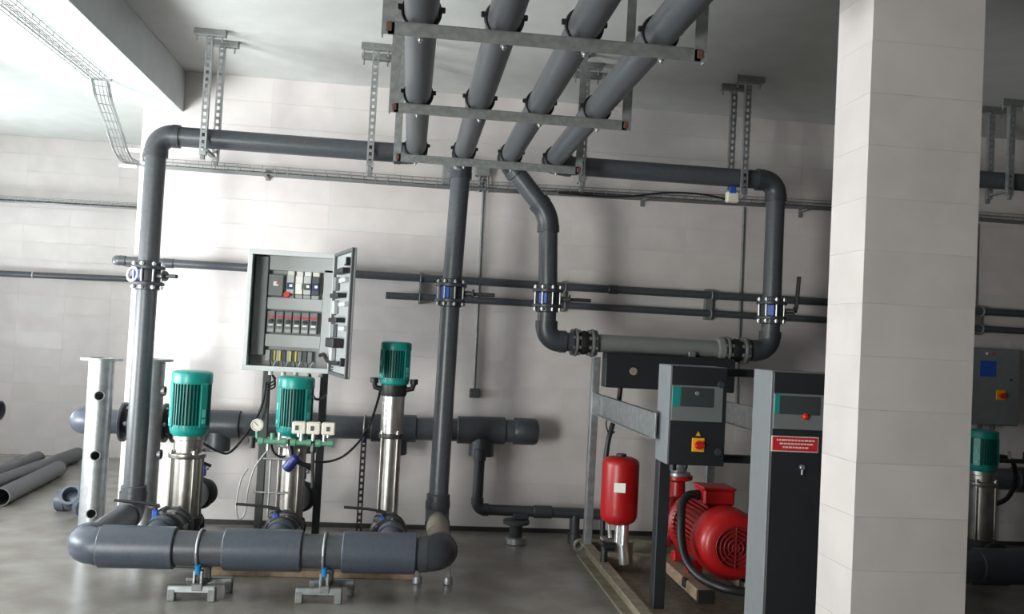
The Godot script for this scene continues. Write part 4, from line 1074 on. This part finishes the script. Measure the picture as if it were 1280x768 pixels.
	part(t, "valve_wheel", disc(V(vx - 0.1, 0.305, 1.53), V(0.2, 0.9, 0.3).normalized(), 0.026, 0.014, 0.004, 14), M.galv)
	part(t, "base_clip", mb().box(V(vx + 0.09, 0.2, 1.46), V(0.05, 0.14, 0.04), 0.006), M.galv)
	# red motor pump
	t = thing("motor_pump", "large red electric motor coupled to a red pump casing on rails", "pump", V(1.97, 0.2, 1.9))
	var mx := 2.0
	var my := 0.42
	var az := V(0, 0, 1)
	part(t, "fan_cover", mb().lathe(V(mx, my, 1.99), az, [P(0.19, 0), P(0.207, 0), P(0.211, 0.01), P(0.211, 0.14), P(0.205, 0.18), P(0.19, 0.205), P(0.165, 0.222), P(0.128, 0.228)], 44, 40.0), M.red)
	part(t, "grille_back", disc(V(mx, my, 2.195), az, 0.13, 0.01), M.red_dark)
	var gr := mb()
	for k in 5: gr.tube(band_points(V(mx, my, 2.218), az, 0.022 + 0.025 * k, 28), 0.0045, 5)
	for k in 8:
		var a := TAU * k / 8.0
		gr.rod(V(mx, my, 2.217), V(mx + 0.128 * cos(a), my + 0.128 * sin(a), 2.217), 0.004, 5)
	part(t, "fan_grille", gr, M.red_dark)
	part(t, "motor_body", mb().lathe(V(mx, my, 1.56), az, [P(0, 0), P(0.175, 0), P(0.18, 0.44), P(0, 0.44)], 40), M.red_dark)
	var fins := mb()
	for k in 44:
		var a := TAU * k / 44.0
		if absf(sin(a)) > 0.93 and sin(a) > 0: continue
		fins.box(V(mx + cos(a) * 0.188, my + sin(a) * 0.188, 1.77), V(0.03, 0.006, 0.42), 0.0, Basis(V(0, 0, 1), a))
	part(t, "cooling_fins", fins, M.red_dark)
	part(t, "end_shield", mb().lathe(V(mx, my, 1.50), az, [P(0.09, -0.04), P(0.17, -0.02), P(0.215, 0.02), P(0.22, 0.06), P(0.19, 0.075)], 40), M.red)
	part(t, "terminal_box", mb().box(V(mx - 0.02, my + 0.248, 1.86), V(0.2, 0.1, 0.2), 0.012), M.red)
	part(t, "box_lid", mb().box(V(mx - 0.02, my + 0.302, 1.86), V(0.215, 0.016, 0.215), 0.006), M.red)
	part(t, "box_neck", mb().box(V(mx - 0.02, my + 0.19, 1.86), V(0.14, 0.04, 0.16), 0.006), M.red_dark)
	for s in [-1.0, 1.0]:
		for z in [1.66, 1.95]:
			part(t, "foot", mb().box(V(mx + s * 0.165, 0.235, z), V(0.1, 0.07, 0.07), 0.01), M.red)
	part(t, "volute", mb().lathe(V(mx - 0.03, my - 0.02, 1.22), az, [P(0, 0), P(0.11, 0), P(0.17, 0.03), P(0.19, 0.07), P(0.19, 0.12), P(0.16, 0.17), P(0.1, 0.2), P(0.09, 0.28)], 36, 40.0), M.red)
	part(t, "bracket_rib", mb().box(V(mx - 0.15, my + 0.05, 1.42), V(0.05, 0.2, 0.09), 0.012, Basis(V(0, 0, 1), 0.3)).box(V(mx - 0.17, my - 0.1, 1.42), V(0.05, 0.16, 0.09), 0.012, Basis(V(0, 0, 1), -0.3)), M.red_dark)
	part(t, "discharge_neck", mb().lathe(V(mx - 0.09, my + 0.1, 1.3), Vector3.UP, [P(0.06, 0), P(0.055, 0.14), P(0.105, 0.16), P(0.105, 0.185), P(0, 0.185)], 28), M.red)
	part(t, "coupling_window", disc(V(mx - 0.02, my, 1.47), az, 0.07, 0.08), M.black)
	part(t, "bellows", mb().lathe(V(mx - 0.09, my + 0.285, 1.3), Vector3.UP, [P(0.09, 0), P(0.09, 0.02), P(0.06, 0.03), P(0.07, 0.06), P(0.06, 0.09), P(0.09, 0.10), P(0.09, 0.12), P(0.05, 0.125), P(0.05, 0.75)], 24), M.galv)
	t = thing("motor_hose", "thick black conduit looping from the red motor's terminal box", "hose", V(1.7, 0.2, 2.1))
	part(t, "sheath", mb().tube(smooth([V(1.87, 0.668, 1.87), V(1.80, 0.67, 1.90), V(1.745, 0.62, 1.95), V(1.72, 0.53, 2.02), V(1.71, 0.42, 2.08), V(1.72, 0.32, 2.17), V(1.775, 0.255, 2.28), V(1.88, 0.225, 2.38), V(2.02, 0.215, 2.42), V(2.22, 0.21, 2.44)], 6), 0.026, 12), M.hose)
	part(t, "gland", mb().rod(V(1.885, 0.668, 1.865), V(1.845, 0.668, 1.88), 0.033, 12), M.black)

# ---------------------------------------------------------------- tall cabinet by the column
func build_column_side() -> void:
	var t := thing("tall_cabinet", "tall dark floor cabinet with red warning sign beside the tiled column", "cabinet", V(1.98, 0, 3.3))
	var zf := 3.4
	var x0 := 1.682
	var x1 := 2.28
	var xm := (x0 + x1) * 0.5
	part(t, "shell", mb().box(V(xm, 0.755, 3.285), V(x1 - x0, 1.51, 0.215), 0.004), M.cabinet_grey)
	part(t, "door", mb().box(V(xm + 0.004, 0.77, zf - 0.004), V(x1 - x0 - 0.006, 1.47, 0.016), 0.004), M.cabinet_dark)
	part(t, "plinth", mb().box(V(xm, 0.03, zf - 0.006), V(x1 - x0 - 0.02, 0.06, 0.014), 0.002), M.black)
	part(t, "panel", mb().box(V(1.852, 1.325, zf + 0.006), V(0.32, 0.165, 0.006), 0.002), M.panel_grey)
	part(t, "display", mb().box(V(1.815, 1.355, zf + 0.011), V(0.20, 0.085, 0.006), 0.002), M.screen)
	part(t, "teal_strip", mb().box(V(1.709, 1.357, zf + 0.011), V(0.03, 0.088, 0.005), 0.001), M.teal_print, "teal printed strip")
	part(t, "red_light", mb().lathe(V(1.845, 1.305, zf + 0.006), V(0, 0, 1), [P(0.016, 0), P(0.016, 0.012), P(0.008, 0.02), P(0, 0.021)], 16), M.red_switch, "red push button")
	part(t, "warning_sign", mb().box(V(1.802, 1.175, zf + 0.006), V(0.228, 0.072, 0.004), 0.001), M.cream)
	part(t, "sign_face", mb().box(V(1.802, 1.175, zf + 0.009), V(0.218, 0.063, 0.003), 0.001), M.red_sign, "red sign face with three pale lines of print")
	var pr := mb()
	var rg := RandomNumberGenerator.new()
	rg.seed = 77
	for j in 3:
		var hw: float = [0.09, 0.075, 0.06][j]
		var x := 1.802 - hw
		while x < 1.802 + hw:
			var w := rg.randf_range(0.006, 0.016)
			pr.box(V(x + w * 0.5, 1.193 - j * 0.0165, zf + 0.011), V(w, 0.0075, 0.0015))
			x += w + 0.004
	part(t, "sign_print", pr, M.cream, "fine pale print")
	part(t, "lock", disc(V(1.84, 1.07, zf + 0.01), V(0, 0, 1), 0.013, 0.018, 0.003, 14).box(V(1.84, 1.05, zf + 0.012), V(0.01, 0.03, 0.01), 0.002), M.galv)

# ---------------------------------------------------------------- corner with spools and loose pipes
# upright tube with round holes, all in one bearing
func drilled_tube(o: Vector3, ro: float, ri: float, top: float, holes: Array, hr: float) -> MB:
	var b := mb()
	var hb: float = holes[0][1]
	var half := hr * 1.35
	for r in [ro, ri]:
		var sg := 1.0 if r == ro else -1.0
		var dt: float = half / ro
		var pt := func(th: float, y: float) -> Vector3: return o + V(sin(th) * r, y, cos(th) * r)
		var nr := func(th: float) -> Vector3: return V(sin(th), 0, cos(th)) * sg
		var n := 36
		for k in n:
			var a0: float = hb + dt + (TAU - 2.0 * dt) * k / n
			var a1: float = hb + dt + (TAU - 2.0 * dt) * (k + 1) / n
			b.quad(pt.call(a0, 0.0), pt.call(a1, 0.0), pt.call(a1, top), pt.call(a0, top), nr.call(a0), nr.call(a1), nr.call(a1), nr.call(a0))
		var ys := [0.0]
		var hs := holes.duplicate()
		hs.sort_custom(func(p, q): return p[0] < q[0])
		for h in hs:
			ys.append(h[0] - half); ys.append(h[0] + half)
		ys.append(top)
		for i in range(0, ys.size(), 2):
			for k in 4:
				var a0: float = hb - dt + dt * 0.5 * k
				var a1: float = a0 + dt * 0.5
				b.quad(pt.call(a0, ys[i]), pt.call(a1, ys[i]), pt.call(a1, ys[i + 1]), pt.call(a0, ys[i + 1]), nr.call(a0), nr.call(a1), nr.call(a1), nr.call(a0))
		for h in hs:
			for k in 32:
				var q := []
				for f in [TAU * k / 32.0, TAU * (k + 1) / 32.0]:
					var c := cos(f)
					var si := sin(f)
					var m := half / maxf(absf(c), absf(si))
					q.append([hb + c * hr / ro, h[0] + si * hr, hb + c * m / ro, h[0] + si * m])
				b.quad(pt.call(q[0][0], q[0][1]), pt.call(q[1][0], q[1][1]), pt.call(q[1][2], q[1][3]), pt.call(q[0][2], q[0][3]), nr.call(q[0][0]), nr.call(q[1][0]), nr.call(q[1][2]), nr.call(q[0][2]))
	return b

func steel_spool(label: String, x: float, z: float, top: float, r: float, holes: Array) -> void:
	var t := thing("steel_spool", label, "pipe spool", V(x, 0, z), "galvanised spools standing on the floor")
	part(t, "tube", drilled_tube(V(x, 0.0, z), r, r - 0.006, top - 0.008, holes, 0.03), M.galv)
	for h in holes:
		var d := V(sin(h[1]), 0, cos(h[1]))
		part(t, "branch_collar", ring_shape(V(x, h[0], z) + d * (r + 0.004), d, 0.03, 0.036, 0.022, 24), M.galv)
	part(t, "flange", ring_shape(V(x, top - 0.008, z), Vector3.UP, r - 0.006, r + 0.055, 0.016, 36), M.galv)
	part(t, "floor_ring", ring_shape(V(x, 0.012, z), Vector3.UP, r, r + 0.01, 0.022, 36), M.galv_dull)

func build_corner() -> void:
	steel_spool("galvanised steel spool with round side holes, standing off the wall's end", -2.185, 0.62, 1.30, 0.087, [[1.035, 0.28], [0.61, 0.28], [0.20, 0.28]])
	steel_spool("galvanised steel spool standing directly behind the tall pipe drop", -1.835, 0.6, 1.31, 0.085, [[1.08, 1.5], [0.62, 1.5]])
	# loose pipes on the floor
	var lp := [
		["grey loose pipe on the floor with its open end towards the room", V(-3.245, 0.076, -0.42), V(-3.36, 0.076, -1.95)],
		["grey loose pipe on the floor reaching deepest into the recess", V(-3.53, 0.076, -0.30), V(-3.53, 0.076, -2.95)],
		["grey loose pipe on the floor beside the recess, lying outermost of three", V(-3.72, 0.076, -0.5), V(-3.79, 0.076, -2.55)]]
	for q in lp:
		var a: Vector3 = q[1]
		var b: Vector3 = q[2]
		var t := thing("loose_pipe", q[0], "pipe", V((a.x + b.x) * 0.5, 0, (a.z + b.z) * 0.5), "loose pipes on the recess floor")
		var l := (b - a).length()
		part(t, "pipe_wall", mb().lathe(a, b - a, [P(0.066, 0), P(0.075, 0), P(0.075, l), P(0.066, l), P(0.066, 0)], 28), M.pvc)
	var t := thing("tee_fitting", "blue-grey plastic tee fitting lying on the floor by the spool", "pipe fitting", V(-2.62, 0, -0.3))
	part(t, "body", mb().lathe(V(-2.76, 0.085, -0.33), V(1, 0, 0.1), [P(0.062, 0), P(0.085, 0), P(0.085, 0.07), P(0.078, 0.075), P(0.078, 0.22), P(0.085, 0.225), P(0.085, 0.3), P(0.062, 0.3), P(0.062, 0)], 28), M.pvc_big)
	part(t, "branch", mb().lathe(V(-2.61, 0.085, -0.32), V(-0.1, 0.5, 0.85), [P(0.06, 0.02), P(0.078, 0.02), P(0.078, 0.1), P(0.085, 0.1), P(0.085, 0.15), P(0.062, 0.15), P(0.062, 0.03)], 28), M.pvc_big)
	t = thing("ring_fitting", "short blue-grey plastic coupling ring lying beside the tee fitting", "pipe fitting", V(-2.45, 0, -0.18))
	part(t, "ring", mb().lathe(V(-2.50, 0.08, -0.12), V(0.6, 0, 0.8), [P(0.06, 0), P(0.08, 0), P(0.08, 0.09), P(0.06, 0.09), P(0.06, 0)], 28), M.pvc_big)
	# open pipe end on a stand at the edge of the recess
	t = thing("stub_manifold", "open-ended dark pipe on a floor stand above the loose pipes", "pipe", V(-3.7, 0, -0.9))
	part(t, "pipe_wall", mb().lathe(V(-4.5, 0.735, -1.0), V(1, 0, 0.12), [P(0.085, 0), P(0.085, 1.02), P(0.072, 1.02), P(0.072, 0.1), P(0, 0.1)], 28), M.pvc)
	part(t, "drain_valve", mb().lathe(V(-3.62, 0.69, -0.9), V(0, -1, 0), [P(0.035, 0), P(0.035, 0.05), P(0.06, 0.055), P(0.06, 0.09), P(0.04, 0.1), P(0.04, 0.15), P(0.062, 0.155), P(0.062, 0.215), P(0, 0.22)], 22), M.cast)
	part(t, "stand", mb().box(V(-4.2, 0.33, -0.96), V(0.05, 0.66, 0.05), 0.004).box(V(-4.2, 0.01, -0.96), V(0.2, 0.02, 0.2), 0.003), M.galv_dull)

# ---------------------------------------------------------------- the part of the next set seen past the column
func build_far_set() -> void:
	var t := thing("far_pipe_line", "dark level pipe hung from the ceiling beyond the tiled column", "pipe", V(5.5, 3.0, 1.0))
	pipe_run(t, [V(3.62, 0.35, 1.0), V(3.62, 3.0, 1.0), V(8.7, 3.0, 1.0)], 0.066, 0.15, M.pvc, M.pvc_fit)
	t = thing("wall_cabinet", "pale grey wall cabinet with blue label and orange switch beyond the column", "cabinet", V(5.0, 1.06, 0.1))
	part(t, "shell", mb().box(V(5.0, 1.39, 0.1), V(0.5, 0.66, 0.2), 0.005), M.cabinet_grey)
	part(t, "door", mb().box(V(5.0, 1.39, 0.205), V(0.485, 0.645, 0.016), 0.004), M.cabinet_grey)
	part(t, "label_plate", mb().box(V(4.945, 1.545, 0.216), V(0.15, 0.135, 0.004), 0.001), M.blue, "blue label plate")
	part(t, "indicator", disc(V(4.985, 1.675, 0.218), V(0, 0, 1), 0.013, 0.012, 0.003, 12), M.red_switch, "red indicator")
	part(t, "indicator", disc(V(4.93, 1.675, 0.218), V(0, 0, 1), 0.011, 0.012, 0.003, 12), M.white, "pale indicator")
	part(t, "switch_plate", mb().box(V(5.07, 1.325, 0.217), V(0.085, 0.085, 0.008), 0.002), M.yellow, "orange switch plate")
	part(t, "switch_knob", mb().rod(V(5.075, 1.32, 0.22), V(5.075, 1.32, 0.25), 0.026, 14), M.red_switch)
	part(t, "lock", disc(V(5.16, 1.46, 0.218), V(0, 0, 1), 0.01, 0.012, 0.003, 10), M.black)
	part(t, "gland", mb().rod(V(4.93, 1.07, 0.15), V(4.93, 1.02, 0.15), 0.022, 10).rod(V(5.05, 1.07, 0.15), V(5.05, 1.02, 0.15), 0.022, 10), M.gasket)
	pump("dark vertical pump with teal motor half hidden beyond the tiled column", 4.25, 1.2, 0.1, 0.80, 1.10, 0.085, 0.7, 0.083, 0.3, 0.70, false)
	t = thing("far_header", "thick dark header pipe low on the wall beyond the tiled column", "pipe", V(5.5, 0.4, 0.3))
	part(t, "pipe", mb().tube([V(4.0, 0.62, 0.3), V(8.0, 0.62, 0.3)], 0.09, 24), M.pvc)
	for x in [4.45, 5.15, 5.9]:
		coupling(t, V(x, 0.62, 0.3), V(x + 0.3, 0.62, 0.3), 0.108, M.pvc_fit, "sleeve")
		part(t, "support", mb().box(V(x + 0.4, 0.27, 0.3), V(0.05, 0.54, 0.05), 0.004), M.gasket)
	t = thing("far_manifold", "thick dark manifold pipe on the floor beyond the tiled column", "pipe", V(5.2, 0.1, 1.6))
	part(t, "pipe", mb().tube([V(3.7, 0.2, 1.6), V(7.0, 0.2, 1.6)], 0.1, 26), M.pvc)
	for x in [3.95, 4.75, 5.5]: coupling(t, V(x, 0.2, 1.6), V(x + 0.4, 0.2, 1.6), 0.121, M.pvc_big, "sleeve")
	for x in [4.6, 5.35]: part(t, "foot", mb().box(V(x, 0.05, 1.6), V(0.06, 0.1, 0.2), 0.005), M.galv_dull)
	t = thing("far_hose", "black hose arching beside the half hidden teal pump", "hose", V(4.6, 0.8, 1.1))
	part(t, "sheath", mb().tube(smooth([V(4.35, 0.86, 1.15), V(4.45, 0.90, 1.12), V(4.56, 0.86, 1.1), V(4.6, 0.72, 1.08), V(4.56, 0.58, 1.05), V(4.48, 0.52, 1.0)], 5), 0.018, 10), M.hose)
	t = thing("far_sensor_rail", "small pale sensor taps on a rail beyond the column", "pressure rail", V(4.65, 0.88, 1.2))
	part(t, "rail", mb().rod(V(4.36, 0.88, 1.2), V(5.0, 0.88, 1.2), 0.018, 10), M.cast)
	for x in [4.46, 4.58, 4.64, 4.70]: part(t, "tap", mb().rod(V(x, 0.88, 1.2), V(x, 0.95, 1.2), 0.012, 8), M.cream if x < 4.5 else M.cast)
